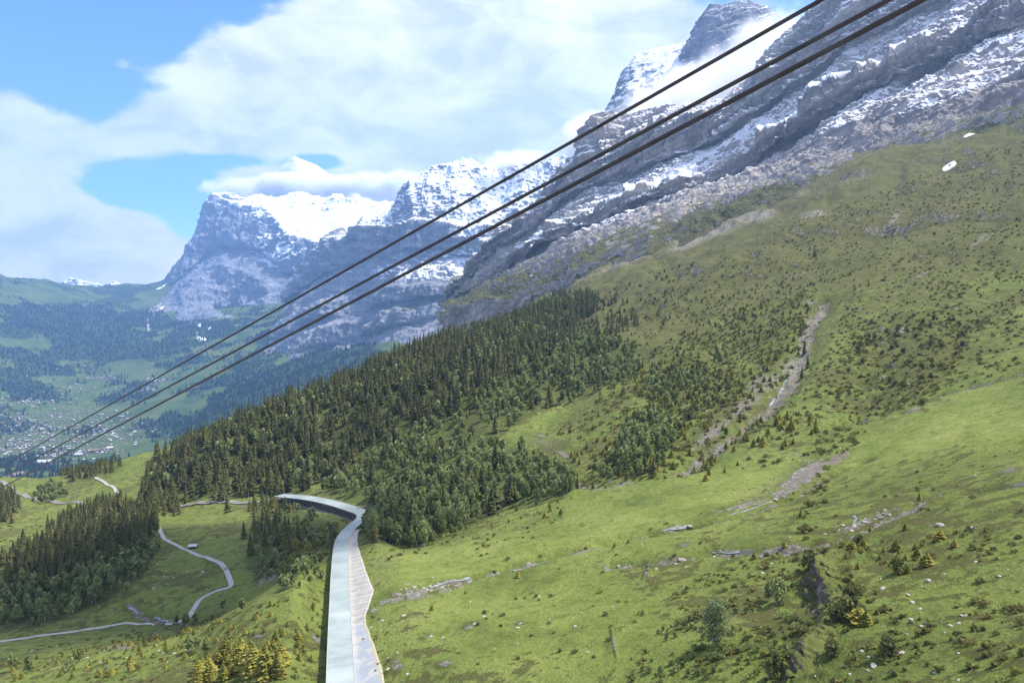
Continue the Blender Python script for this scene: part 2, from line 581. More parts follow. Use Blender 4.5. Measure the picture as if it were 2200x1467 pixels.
NA, NYR = 1500, 1100
A0, A1 = -1.05, 1.30
Y0, Y1 = 26.0, 2400.0
ga = np.linspace(A0, A1, NA)
gl = np.linspace(math.log(Y0), math.log(Y1), NYR)
w_ = tps_fit(_cx, _c[:, 1])
ca = np.linspace(A0, A1, 200); cl = np.linspace(math.log(Y0), math.log(Y1), 200)
LL, AA = np.meshgrid(cl, ca, indexing='ij')
Q = tps_eval(_cx, w_, np.stack([AA.ravel(), LL.ravel() * 0.75], -1)).reshape(200, 200)
Q = upsample(Q, NYR, NA)
GL, GA = np.meshgrid(gl, ga, indexing='ij')
GY = np.exp(GL); GX = GA * GY
GZ = CAMZ + Q * GY


def hgrid(X, Y, F=None):
    """height (or any field F) of the hillside at world X, Y"""
    F = GZ if F is None else F
    X = np.asarray(X, float); Y = np.asarray(Y, float)
    c = np.clip((X / Y - A0) / (A1 - A0) * (NA - 1), 0, NA - 1.001)
    r = np.clip((np.log(Y) - gl[0]) / (gl[-1] - gl[0]) * (NYR - 1), 0, NYR - 1.001)
    ci = c.astype(int); ri = r.astype(int); cf = c - ci; rf = r - ri
    return (F[ri, ci] * (1 - rf) * (1 - cf) + F[ri + 1, ci] * rf * (1 - cf) + F[ri, ci + 1] * (1 - rf) * cf + F[ri + 1, ci + 1] * rf * cf)


def hit(u, v):
    """first point of the hillside met by the sight line through pixel (u, v)"""
    u = np.atleast_1d(np.asarray(u, float)); v = np.atleast_1d(np.asarray(v, float))
    a, q = rayd(u, v)
    c = np.clip((a - A0) / (A1 - A0) * (NA - 1), 0, NA - 1.001)
    ci = c.astype(int); cf = c - ci
    out = np.full((len(u), 3), np.nan)
    GQ = (GZ - CAMZ) / GY
    for i in range(len(u)):
        col = GQ[:, ci[i]] * (1 - cf[i]) + GQ[:, ci[i] + 1] * cf[i]
        k = np.argmax(col >= q[i])
        if col[k] >= q[i] and k > 0:
            t = (q[i] - col[k - 1]) / (col[k] - col[k - 1])
            Y = math.exp(gl[k - 1] + t * (gl[k] - gl[k - 1]))
            out[i] = (a[i] * Y, Y, CAMZ + q[i] * Y)
    return out


def seg_dist(px, py, pts):
    """distance to a polyline, signed side (+ = right of travel) and fraction along it"""
    best = np.full(px.shape, 1e9); sgn = np.zeros(px.shape); tt = np.zeros(px.shape)
    pts = np.asarray(pts, float)
    n = len(pts) - 1
    for i in range(n):
        ax, ay = pts[i][:2]; bx, by = pts[i + 1][:2]
        dx, dy = bx - ax, by - ay
        l2 = dx * dx + dy * dy + 1e-9
        t = np.clip(((px - ax) * dx + (py - ay) * dy) / l2, 0, 1)
        ex = px - ax - t * dx; ey = py - ay - t * dy
        d = np.sqrt(ex * ex + ey * ey)
        m = d < best
        best = np.where(m, d, best)
        sgn = np.where(m, np.sign(dy * ex - dx * ey), sgn)
        tt = np.where(m, (i + t) / n, tt)
    return best, sgn, tt


def smooth_line(pts, n=60):
    """Catmull-Rom through control points"""
    p = np.asarray(pts, float)
    p = np.concatenate([[2 * p[0] - p[1]], p, [2 * p[-1] - p[-2]]])
    out = []
    t = np.linspace(0, len(p) - 3 - 1e-6, n)
    for x in t:
        i = int(x) + 1; f = x - int(x)
        p0, p1, p2, p3 = p[i - 1], p[i], p[i + 1], p[i + 2]
        out.append(p1 + 0.5 * f * (p2 - p0 + f * (2 * p0 - 5 * p1 + 4 * p2 - p3 + f * (3 * (p1 - p2) + p3 - p0))))
    return np.array(out)


# ---- gallery line (roof centre), true distances
GAL = [P(u, v, d) for u, v, d in [(739, 1760, 112), (736, 1600, 133), (734, 1467, 154), (732, 1355, 191), (732, 1290, 218), (732, 1228, 254), (734, 1175, 300),
                                  (742, 1148, 335), (762, 1126, 368), (779, 1112, 396), (778, 1101, 418), (750, 1090, 440), (705, 1077, 466), (655, 1068, 492), (598, 1063, 520)]]
GAL = smooth_line(GAL, 120)
_seg = np.linalg.norm(np.diff(GAL, axis=0), axis=1)
_s = np.concatenate([[0], np.cumsum(_seg)])
GS = np.arange(0, _s[-1], 2.0)
GALP = np.stack([np.interp(GS, _s, GAL[:, k]) for k in range(3)], -1)
for _ in range(3):
    GALP[1:-1] = 0.25 * GALP[:-2] + 0.5 * GALP[1:-1] + 0.25 * GALP[2:]
_t = np.gradient(GALP[:, :2], axis=0)
_t /= np.linalg.norm(_t, axis=1)[:, None]
GNR = np.stack([_t[:, 1], -_t[:, 0]], -1)       # unit normal to the right of travel

# ---- natural relief
env = 1 - np.exp(-(seg_dist(GX, GY, GALP[::6])[0] / 25.0) ** 2)
far = sstep(350, 1100, GY)
relief = 5.5 * fbm(GX / 130, GY / 130, 0.3 + 0 * GX, 3) + 2.2 * fbm(GX / 34, GY / 34, 5.1 + 0 * GX, 4) + 0.55 * fbm(GX / 8, GY / 8, 2.0 + 0 * GX, 4)
GU, GV = proj(GX, GY, GZ)
GZ = GZ + relief * env * (0.6 + 1.2 * far)
# terraces & rock steps on the higher slope
up = sstep(560, 900, GY + 0.25 * GX) * sstep(-100, 150, GX)
st = fbm((GX - GY) / 240 + 3, (GX + GY) / 900, GZ / 60, 5)
st2 = fbm((GX - GY) / 150 + 9, (GX + GY) / 520, GZ / 90, 5)
GZ = GZ - up * 8 + up * (5 * np.tanh(st * 9) + 3.5 * np.tanh(st2 * 12) + 4 * (fbm(GX / 60, GY / 60, GZ / 30, 6, ridged=True) - .3))
GZ = GZ + sstep(250, 600, GY) * 2.2 * np.tanh(fbm((GX - GY) / 90 + 2, (GX + GY) / 200, 0 * GZ, 4) * 7) * env

for u_, v_, ru_, rv_, an_, hh_ in [(1520, 492, 110, 22, 16, 16), (1620, 458, 80, 22, 10, 14), (1380, 548, 110, 20, 22, 12), (1840, 372, 100, 24, 15, 10), (1270, 592, 90, 14, 24, 8)]:
    c_, s__ = math.cos(R(an_)), math.sin(R(an_))
    U_, V_ = proj(GX, GY, GZ)
    U_ = U_ + 14 * perlin(GX / 40, GY / 40, 0 * GX); V_ = V_ + 9 * perlin(GX / 40, GY / 40, 0 * GX + 5)
    a_ = ((U_ - u_) * c_ - (V_ - v_) * s__) / ru_; b_ = ((U_ - u_) * s__ + (V_ - v_) * c_) / rv_
    GZ = GZ + 0.5 * hh_ * np.exp(-a_ * a_) * np.where(b_ < 0, np.exp(-(b_ * 0.8) ** 2), np.exp(-(b_ * 2.2) ** 2)) * (GY > 700)
# ---- gullies and banks given as photo lines, carved where they lie on the ground


def gline(px):
    h = hit([p[0] for p in px], [p[1] for p in px])
    return h[~np.isnan(h[:, 0])]


GULLIES = [
    ([(1770, 650), (1735, 700), (1725, 760), (1690, 830), (1640, 880), (1580, 925), (1520, 965), (1480, 1000)], 9, 5.5),
    ([(1870, 985), (1800, 1010), (1700, 1065), (1580, 1105), (1450, 1135), (1350, 1155), (1200, 1185), (1050, 1225), (900, 1272), (830, 1285)], 4, 2.6),
    ([(2190, 1035), (2080, 1055), (1960, 1090), (1880, 1120), (1820, 1145), (1780, 1160), (1700, 1178), (1590, 1183), (1530, 1180), (1440, 1200), (1300, 1215)], 3, 2.2),
    ([(2200, 800), (2080, 830), (1990, 855), (1950, 880)], 3.5, 2.5),
    ([(1900, 700), (1890, 760), (1880, 820), (1860, 880)], 16, 6),
    ([(1350, 1035), (1280, 1045), (1200, 1030)], 4, 1.6),
    ([(290, 1305), (340, 1330), (400, 1332), (470, 1322)], 5, 2.6),
    ([(620, 1160), (580, 1210), (560, 1240)], 8, 3.0),
]
gul_lines = []
for px, wd, dp in GULLIES:
    ln = gline(px)
    gul_lines.append(ln)
for (px, wd, dp), ln in zip(GULLIES, gul_lines):
    if len(ln) < 2: continue
    wx = GX + 2.5 * perlin(GX / 11, GY / 11, 3.3 + 0 * GX); wy = GY + 2.5 * perlin(GX / 11, GY / 11, 8.3 + 0 * GX)
    d, s, t = seg_dist(wx, wy, ln)
    GZ = GZ - dp * np.exp(-(d / wd) ** 2) * (1 + 0.5 * perlin(GX / 7, GY / 7, GZ / 9))
# rocky scarp of the foreground outcrop (faces left, ground on its right stands higher)
SCARP = gline([(1860, 1195), (1800, 1190), (1765, 1230), (1785, 1290), (1765, 1340), (1735, 1400), (1700, 1462)])
d, s, t = seg_dist(GX, GY, SCARP)
sd_ = d * s
scz = 2.6 * np.tanh(-sd_ / 1.1 * -1) if False else None
side = np.where(s == 0, 1, s)
wgt = np.exp(-(d / 9.0) ** 2) * (0.55 + 0.6 * np.clip(perlin(GX / 6, GY / 6, 0 * GX) + .5, 0, 1))
# travel runs towards the camera, so the right-hand ground of the photo is on the travel's left
GZ = GZ + wgt * 1.2 * np.tanh(-side * d / 1.6) + np.exp(-(d / 6.0) ** 2) * 1.4 * fbm(GX / 4, GY / 4, GZ / 4, 4, ridged=True)

# ---- bed of the gallery
d, s, t = seg_dist(GX, GY, GALP[::3])
idx = np.clip((t * (len(GALP) - 1)).astype(int), 0, len(GALP) - 1)
zr = GALP[idx, 2]
lat = d * s                                   # + = uphill (right) side in the near stretch
inside = (t > 0.0005) & (t < 0.9995)
drop = 3.7 + 2.6 * sstep(.55, .68, t)
prof = np.where(lat < 3.6, zr - drop - 0.30 * np.clip(-lat - 5, 0, 30), zr - 0.55 + 0.32 * np.clip(lat - 4, 0, 30))
wb = np.where(lat < 0, 1 - sstep(4.5, 15, -lat), 1 - sstep(11, 26, lat)) * inside
GZ = GZ * (1 - wb) + prof * wb
GU, GV = proj(GX, GY, GZ)

# ---- colour masks of the ground itself


def ell(u, v, ru, rv, ang=0.0):
    c, s_ = math.cos(R(ang)), math.sin(R(ang))
    du = GU - u; dv = GV - v
    a = (du * c - dv * s_) / ru; b = (du * s_ + dv * c) / rv
    return np.exp(-(a * a + b * b))


mrock = np.zeros(GX.shape)
for u, v, ru, rv, an, k in [
    (1730, 1020, 75, 24, 32, 1.0), (1800, 985, 40, 14, 30, .8), (1680, 1060, 40, 14, 20, .8), (1600, 1085, 90, 9, 14, .7),
    (1640, 825, 55, 26, 20, .78), (1600, 870, 70, 18, 35, .78), (1530, 930, 70, 18, 38, .8), (1700, 790, 30, 34, 70, .75), (1745, 695, 22, 22, 0, .75),
    (1170, 950, 50, 10, -8, .5), (1210, 975, 25, 8, -30, .75), (1160, 935, 30, 8, -20, .6), (1320, 1030, 40, 6, 20, .6),
    (975, 1250, 50, 8, 10, .95), (900, 1270, 60, 9, 6, .8), (860, 1278, 26, 7, 0, .9), (1010, 1345, 20, 6, 20, .8), (955, 1425, 22, 8, 0, .9),
    (1120, 1337, 16, 4, 15, .8), (1318, 1378, 4, 26, 10, .9), (1388, 1225, 3.5, 22, -20, .8), (1315, 1380, 9, 30, -14, .3), (1390, 1230, 8, 16, 20, .6), (1470, 1170, 16, 5, 10, .7), (1465, 1200, 22, 6, 8, .8),
    (925, 1360, 20, 4, 0, .6), (850, 1425, 16, 20, 60, .75), (800, 1310, 20, 8, 0, .65), (765, 1180, 10, 40, 70, .2),
    (1590, 1183, 60, 7, 0, .7), (1450, 1135, 40, 6, 8, .9), (1860, 1120, 90, 10, 22, .75), (1980, 1085, 60, 7, 25, .65), (2170, 1010, 30, 8, 10, .8), (2010, 1130, 30, 8, 0, .45),
    (1900, 810, 22, 10, 30, .5), (2100, 520, 40, 8, 40, .7), (2130, 505, 30, 6, 40, .6), (1920, 470, 10, 40, -38, .65), (1900, 500, 14, 12, 0, .5), (1980, 590, 30, 8, 30, .6), (1720, 590, 50, 10, 20, .45),
    (1940, 710, 30, 14, 0, .7), (1900, 730, 26, 10, 0, .5), (2060, 660, 50, 7, 0, .5), (1700, 640, 30, 6, 0, .3),
    (1770, 1240, 40, 34, 0, .55), (1760, 1390, 30, 40, 60, .5), (1790, 1330, 26, 30, 60, .4),
    (590, 1235, 28, 14, 40, .8), (620, 1180, 30, 8, 50, .6), (260, 1388, 45, 8, 0, .95), (330, 1365, 22, 10, 40, .7), (285, 1305, 22, 10, -20, .8), (370, 1332, 30, 6, 0, .7),
    (680, 1370, 20, 10, -40, .8), (560, 1365, 30, 4, 8, .7), (500, 1330, 22, 5, 40, .5), (675, 1080, 20, 6, 0, .3), (520, 1088, 22, 5, 0, .6), (770, 1090, 60, 14, 10, .5), (1740, 650, 25, 8, 0, .7),
    (230, 1430, 12, 6, 0, .6), (290, 1432, 14, 3, 0, .5), (30, 1425, 10, 4, 0, .5),
    (1520, 500, 110, 18, 16, .85), (1480, 525, 80, 14, 20, .7), (1620, 465, 70, 20, 10, .8), (1350, 560, 120, 14, 22, .65), (1750, 460, 50, 14, 10, .65), (1250, 600, 90, 10, 25, .55), (1430, 470, 120, 12, 20, .55), (1600, 520, 90, 8, 15, .45),
    (1840, 380, 100, 22, 15, .5), (1700, 420, 120, 18, 12, .5), (2050, 300, 90, 12, 20, .5), (1980, 345, 50, 10, 15, .4),
]:
    mrock = np.maximum(mrock, k * ell(u, v, ru, rv, an))
for (px, wd, dp), ln in zip(GULLIES, gul_lines):
    if len(ln) < 2 or wd > 12: continue
    d_, s_2, t_2 = seg_dist(GX + 2.5 * perlin(GX / 6, GY / 6, 1.3 + 0 * GX), GY + 2.5 * perlin(GX / 6, GY / 6, 4.3 + 0 * GX), ln)
    mrock = np.maximum(mrock, (0.80 if wd > 8 else 0.72) * np.exp(-(d_ / (6.5 if wd > 8 else 2.8)) ** 2))
# steep ground shows rock
dzr = np.gradient(GZ, axis=0) / (np.gradient(GY, axis=0))
dza = np.gradient(GZ, axis=1) / (np.gradient(GX, axis=1))
steep = np.sqrt(dzr ** 2 + dza ** 2)
vis = sstep(0.75, 1.35, steep) * 0.62
mrock = np.maximum(mrock, vis)
mrock = np.maximum(mrock, 0.42 * sstep(1050, 1300, GY + 0.10 * GX) * sstep(-50, 100, GX))
nn = fbm(GX / 20, GY / 20, 0 * GX + 4, 5)
mheath = 0.27 + 0.36 * fbm(GX / 60, GY / 60, 0 * GX + 9, 4)
for u, v, ru, rv, an, k in [
    (1650, 1400, 260, 90, 0, .30), (1900, 1150, 300, 110, 10, .28), (2050, 1350, 200, 100, 0, .22), (1980, 760, 150, 120, 30, .42), (1850, 600, 420, 90, 20, .30),
    (1500, 850, 250, 90, 30, .25), (1400, 700, 300, 90, 25, .26), (2100, 470, 200, 120, 20, .28), (1750, 500, 200, 60, 15, .20), (1500, 1250, 160, 50, 0, .14),
    (1950, 1000, 150, 30, 20, .15), (100, 1120, 120, 30, 0, .15), (650, 1420, 60, 60, 0, .1), (450, 1400, 200, 40, 0, .1), (1780, 880, 120, 60, 20, .16),
]:
    mheath = np.maximum(mheath, k + 0.10 + 0.25 * nn) * ell(u, v, ru, rv, an) + mheath * (1 - ell(u, v, ru, rv, an))
for u, v, ru, rv, an in [(1150, 1350, 300, 120, 0), (2100, 860, 150, 60, 20), (1150, 1180, 300, 50, 8), (1500, 1060, 200, 60, 15), (1900, 960, 160, 50, 20), (2150, 930, 120, 60, 0)]:
    mheath = mheath - 0.28 * ell(u, v, ru, rv, an)
forest_floor = 0
mheath = mheath + 0.16 * sstep(450, 900, GY) * sstep(-200, 100, GX)
malp = sstep(450, 1000, GY + 0.2 * GX) * sstep(-200, 100, GX)
msnow = np.zeros(GX.shape)
for u, v, ru, rv, an in [(2040, 357, 20, 6, 34), (2075, 252, 8, 4, 20), (2095, 283, 26, 4, 25), (1128, 606, 14, 3, 30), (1143, 585, 14, 3, 40)]:
    msnow = np.maximum(msnow, np.where(GY > 500, 1.0, 0) * ell(u, v, ru, rv, an) * (1.25 + 1.1 * nn))
moch = np.clip(0.15 + fbm(GX / 90, GY / 90, 0 * GX + 1, 3) * 1.2, 0, 1)
def inpoly(u, v, poly):
    c = np.zeros(np.shape(u), bool)
    n = len(poly)
    for i in range(n):
        x1, y1 = poly[i]; x2, y2 = poly[(i + 1) % n]
        if y1 == y2: continue
        m = ((y1 > v) != (y2 > v)) & (u < (x2 - x1) * (v - y1) / (y2 - y1) + x1)
        c ^= m
    return c


FOREST = [(300, 1082), (330, 1010), (385, 965), (470, 930), (560, 890), (650, 850), (780, 800), (900, 742), (1000, 705), (1100, 680), (1190, 645), (1290, 640), (1250, 700), (1215, 760), (1130, 800),
          (1040, 850), (960, 900), (880, 935), (780, 975), (740, 1020), (640, 1058), (560, 1060), (500, 1066), (420, 1072)]
MIXED = [(790, 1125), (800, 1165), (900, 1178), (970, 1135), (1060, 1105), (1150, 1085), (1235, 1062), (1215, 1010), (1120, 965), (1070, 930), (1180, 880), (1260, 850), (1340, 815), (1400, 760), (1330, 740),
         (1260, 700), (1215, 760), (1130, 800), (1040, 850), (960, 900), (880, 935), (780, 975), (740, 1020), (680, 1055), (790, 1092)]
MIXLOW = [(790, 1125), (800, 1165), (900, 1178), (970, 1135), (1060, 1105), (1060, 1020), (900, 1010), (790, 1092)]
_ju = GU + 22 * perlin(GX / 18, GY / 18, 0 * GX + 2); _jv = GV + 12 * perlin(GX / 18, GY / 18, 0 * GX + 6)
LWOOD = [(-60, 1350), (-60, 1215), (80, 1165), (160, 1110), (200, 1085), (330, 1085), (345, 1150), (320, 1200), (250, 1290), (180, 1315), (80, 1345)]
GULLYW = [(540, 1240), (535, 1090), (600, 1078), (700, 1120), (735, 1135), (715, 1180), (650, 1200), (600, 1250)]
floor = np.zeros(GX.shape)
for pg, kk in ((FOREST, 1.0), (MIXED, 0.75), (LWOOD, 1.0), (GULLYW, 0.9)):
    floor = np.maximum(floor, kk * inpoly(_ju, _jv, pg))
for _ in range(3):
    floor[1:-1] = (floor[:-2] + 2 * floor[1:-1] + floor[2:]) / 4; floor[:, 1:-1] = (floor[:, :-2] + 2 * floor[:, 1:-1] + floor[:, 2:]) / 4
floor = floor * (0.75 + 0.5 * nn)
MEADOW = mat_meadow()
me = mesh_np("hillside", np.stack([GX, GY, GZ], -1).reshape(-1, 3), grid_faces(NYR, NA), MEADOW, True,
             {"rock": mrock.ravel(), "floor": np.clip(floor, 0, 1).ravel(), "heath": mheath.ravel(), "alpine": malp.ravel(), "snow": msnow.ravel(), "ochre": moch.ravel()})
tag(link("hillside", me), kind="structure")
# ------------------------------------------------------------------ valley floor and far slopes (second height field)
VCTRL = [
    # hidden foot below the near slope
    (-500, 1300, 1100), (0, 1300, 1100), (500, 1300, 1100), (1100, 1250, 1100), (2000, 1200, 1100),
    (-500, 1160, 2000), (0, 1130, 2000), (500, 1130, 2000), (1100, 1100, 2000), (2000, 1050, 2000),
    (-500, 1060, 3200), (0, 1020, 3400), (300, 1010, 3400), (600, 980, 3400), (1100, 900, 3400), (2000, 850, 3400),
    (0, 960, 4500), (200, 940, 4700), (350, 920, 4700), (100, 900, 5200), (500, 870, 4700), (600, 850, 4400),
    (0, 880, 5200), (250, 860, 5700), (400, 850, 5500), (480, 818, 5900), (300, 810, 6400), (100, 810, 6300), (-400, 800, 5600),
    (0, 760, 6500), (150, 740, 7200), (300, 740, 7600), (420, 760, 7000), (550, 800, 5900), (650, 800, 5200), (800, 760, 5200), (1100, 720, 5200),
    (0, 700, 7200), (150, 680, 8200), (300, 690, 8800), (400, 710, 8200), (-400, 700, 6500),
    (0, 640, 8200), (90, 630, 9000), (200, 640, 9800), (330, 645, 10200), (0, 599, 9300), (90, 607, 9800), (50, 608, 9600), (170, 618, 10600), (230, 622, 11200), (270, 612, 11200), (330, 616, 11300), (380, 590, 11300), (-400, 560, 8500),
    (0, 640, 11500), (200, 650, 13000), (400, 650, 13500), (-400, 640, 11500), (900, 680, 12000), (1800, 640, 9000), (1800, 700, 5200), (1000, 640, 9000),
]
v_ = np.array([(*rayd(u, v), d) for u, v, d in VCTRL])
vx = np.stack([v_[:, 0], np.log(v_[:, 2]) * 0.9], -1)
vw = tps_fit(vx, v_[:, 1], 1e-5)
VNA, VNY = 900, 620
va0, va1, vy0, vy1 = -1.05, 1.0, 1100.0, 14000.0
vl = np.linspace(math.log(vy0), math.log(vy1), VNY)
CL_, CA_ = np.meshgrid(np.linspace(vl[0], vl[-1], 110), np.linspace(va0, va1, 120), indexing='ij')
VQ = upsample(tps_eval(vx, vw, np.stack([CA_.ravel(), CL_.ravel() * 0.9], -1)).reshape(110, 120), VNY, VNA)
VL, VA = np.meshgrid(vl, np.linspace(va0, va1, VNA), indexing='ij')
VY = np.exp(VL); VX = VA * VY; VZ = CAMZ + VQ * VY
VZ = np.maximum(VZ, -60 + 0 * VZ)
hi = sstep(100, 800, VZ)
VZ = VZ + (30 + 60 * hi) * fbm(VX / 900, VY / 900, 0 * VX + 2, 5, ridged=True) - 20 * hi + 9 * fbm(VX / 180, VY / 180, 0 * VX, 4)
VU, VV = proj(VX, VY, VZ)


def vhit(u, v):
    u = np.atleast_1d(np.asarray(u, float)); v = np.atleast_1d(np.asarray(v, float))
    a, q = rayd(u, v)
    GQ = (VZ - CAMZ) / VY
    c = np.clip((a - va0) / (va1 - va0) * (VNA - 1), 0, VNA - 1.001)
    ci = c.astype(int); cf = c - ci
    out = np.full((len(u), 3), np.nan)
    for i in range(len(u)):
        col = GQ[:, ci[i]] * (1 - cf[i]) + GQ[:, ci[i] + 1] * cf[i]
        k = np.argmax(col >= q[i])
        if k > 0 and col[k] >= q[i]:
            t = (q[i] - col[k - 1]) / (col[k] - col[k - 1])
            Y = math.exp(vl[k - 1] + t * (vl[k] - vl[k - 1]))
            out[i] = (a[i] * Y, Y, CAMZ + q[i] * Y)
    return out


def vsample(X, Y, F):
    c = np.clip((X / Y - va0) / (va1 - va0) * (VNA - 1), 0, VNA - 1.001)
    r = np.clip((np.log(Y) - vl[0]) / (vl[-1] - vl[0]) * (VNY - 1), 0, VNY - 1.001)
    ci = c.astype(int); ri = r.astype(int); cf = c - ci; rf = r - ri
    return (F[ri, ci] * (1 - rf) * (1 - cf) + F[ri + 1, ci] * rf * (1 - cf) + F[ri, ci + 1] * (1 - rf) * cf + F[ri + 1, ci + 1] * rf * cf)


def vell(u, v, ru, rv, an=0):
    c, s_ = math.cos(R(an)), math.sin(R(an))
    du = VU - u; dv = VV - v
    a = (du * c - dv * s_) / ru; b = (du * s_ + dv * c) / rv
    return np.exp(-(a * a + b * b))


# woodland pattern of the valley: patches and belts
wood = 1.15 * fbm(VX / 420, VY / 420, 0 * VX + 7, 7, gain=0.66) + 0.20
for u, v, ru, rv, an, k in [
    (230, 700, 90, 40, -15, .55), (180, 740, 70, 34, 0, .5), (60, 700, 60, 26, 0, .35), (330, 680, 40, 26, -10, .3), (250, 640, 60, 12, 0, .25),
    (60, 840, 90, 12, -18, .5), (40, 760, 70, 12, -18, .4), (110, 790, 60, 10, -20, .35), (370, 760, 60, 16, -10, .1), (600, 880, 130, 60, 25, .9), (700, 800, 100, 40, 30, .6), (450, 900, 70, 30, 25, .35), (560, 830, 90, 30, 0, .3),
    (370, 730, 40, 14, -20, .35), (430, 700, 50, 30, -30, .3), (330, 770, 16, 20, 0, .35), (20, 900, 30, 20, 0, .3), (80, 670, 50, 24, 0, .3),
    (300, 800, 90, 22, -10, -.4), (120, 860, 100, 18, -10, -.25), (100, 640, 80, 16, 0, -.5), (320, 650, 50, 20, 20, -.4), (200, 900, 120, 30, 0, -.3), (150, 960, 150, 25, 0, -.3), (330, 720, 30, 10, 0, -.2), (40, 740, 60, 8, 0, -.3),
]:
    wood = wood + k * vell(u, v, ru, rv, an)
scree = np.zeros(VX.shape)
for u, v, ru, rv, an, k in [(335, 665, 22, 10, 10, .6), (350, 650, 50, 5, 32, .55), (318, 700, 5, 26, 10, .7), (330, 672, 4, 14, 0, .6)]:
    scree = np.maximum(scree, k * vell(u, v, ru, rv, an))
vsnow = np.zeros(VX.shape)
for u, v, ru, rv, an in [(355, 612, 10, 2, 35), (370, 645, 14, 3, 30), (385, 655, 12, 2.5, 30), (350, 660, 26, 2, 30), (345, 618, 14, 2, 25), (430, 698, 6, 6, 0), (426, 722, 4, 14, 10), (436, 728, 10, 5, 0), (405, 695, 6, 2, 20), (450, 705, 6, 2, 40)]:
    vsnow = np.maximum(vsnow, vell(u, v, ru, rv, an))


def mat_valley():
    k = new_mat("valley ground", 0.95, 0.05)
    f = k.noise(0.004, 6, 0.6)
    f2 = k.noise(0.02, 6, 0.7)
    g = k.ramp(f, [(0.3, (0.042, 0.070, 0.020)), (0.5, (0.075, 0.108, 0.030)), (0.7, (0.115, 0.142, 0.044))])
    g = k.mix(1.0, g, k.ramp(f2, [(0.3, 0.75), (0.7, 1.25)]), 'MULTIPLY')
    w = k.step(k.M('ADD', k.attr("wood"), k.M('MULTIPLY', k.M('SUBTRACT', f2, 0.5), 0.5)), 0.22, 0.34)
    c = k.mix(w, g, k.ramp(k.noise(0.05, 4, 0.7), [(0.35, (0.018, 0.035, 0.018)), (0.7, (0.045, 0.07, 0.03))]))
    s = k.step(k.M('ADD', k.attr("scree"), k.M('MULTIPLY', k.M('SUBTRACT', f2, 0.5), 0.8)), 0.35, 0.5)
    c = k.mix(s, c, (0.34, 0.33, 0.32))
    sn = k.step(k.M('ADD', k.attr("snow"), k.M('MULTIPLY', k.M('SUBTRACT', f2, 0.5), 0.6)), 0.45, 0.52)
    c = k.mix(sn, c, (0.85, 0.87, 0.9))
    k.L(c, k.b.inputs['Base Color'])
    k.bump(k.M('ADD', f2, k.M('MULTIPLY', w, 1.2)), 14.0, 0.9)
    return k.m


me = mesh_np("valley", np.stack([VX, VY, VZ], -1).reshape(-1, 3), grid_faces(VNY, VNA), mat_valley(), True,
             {"wood": wood.ravel(), "scree": scree.ravel(), "snow": vsnow.ravel()})
tag(link("valley", me), kind="structure")


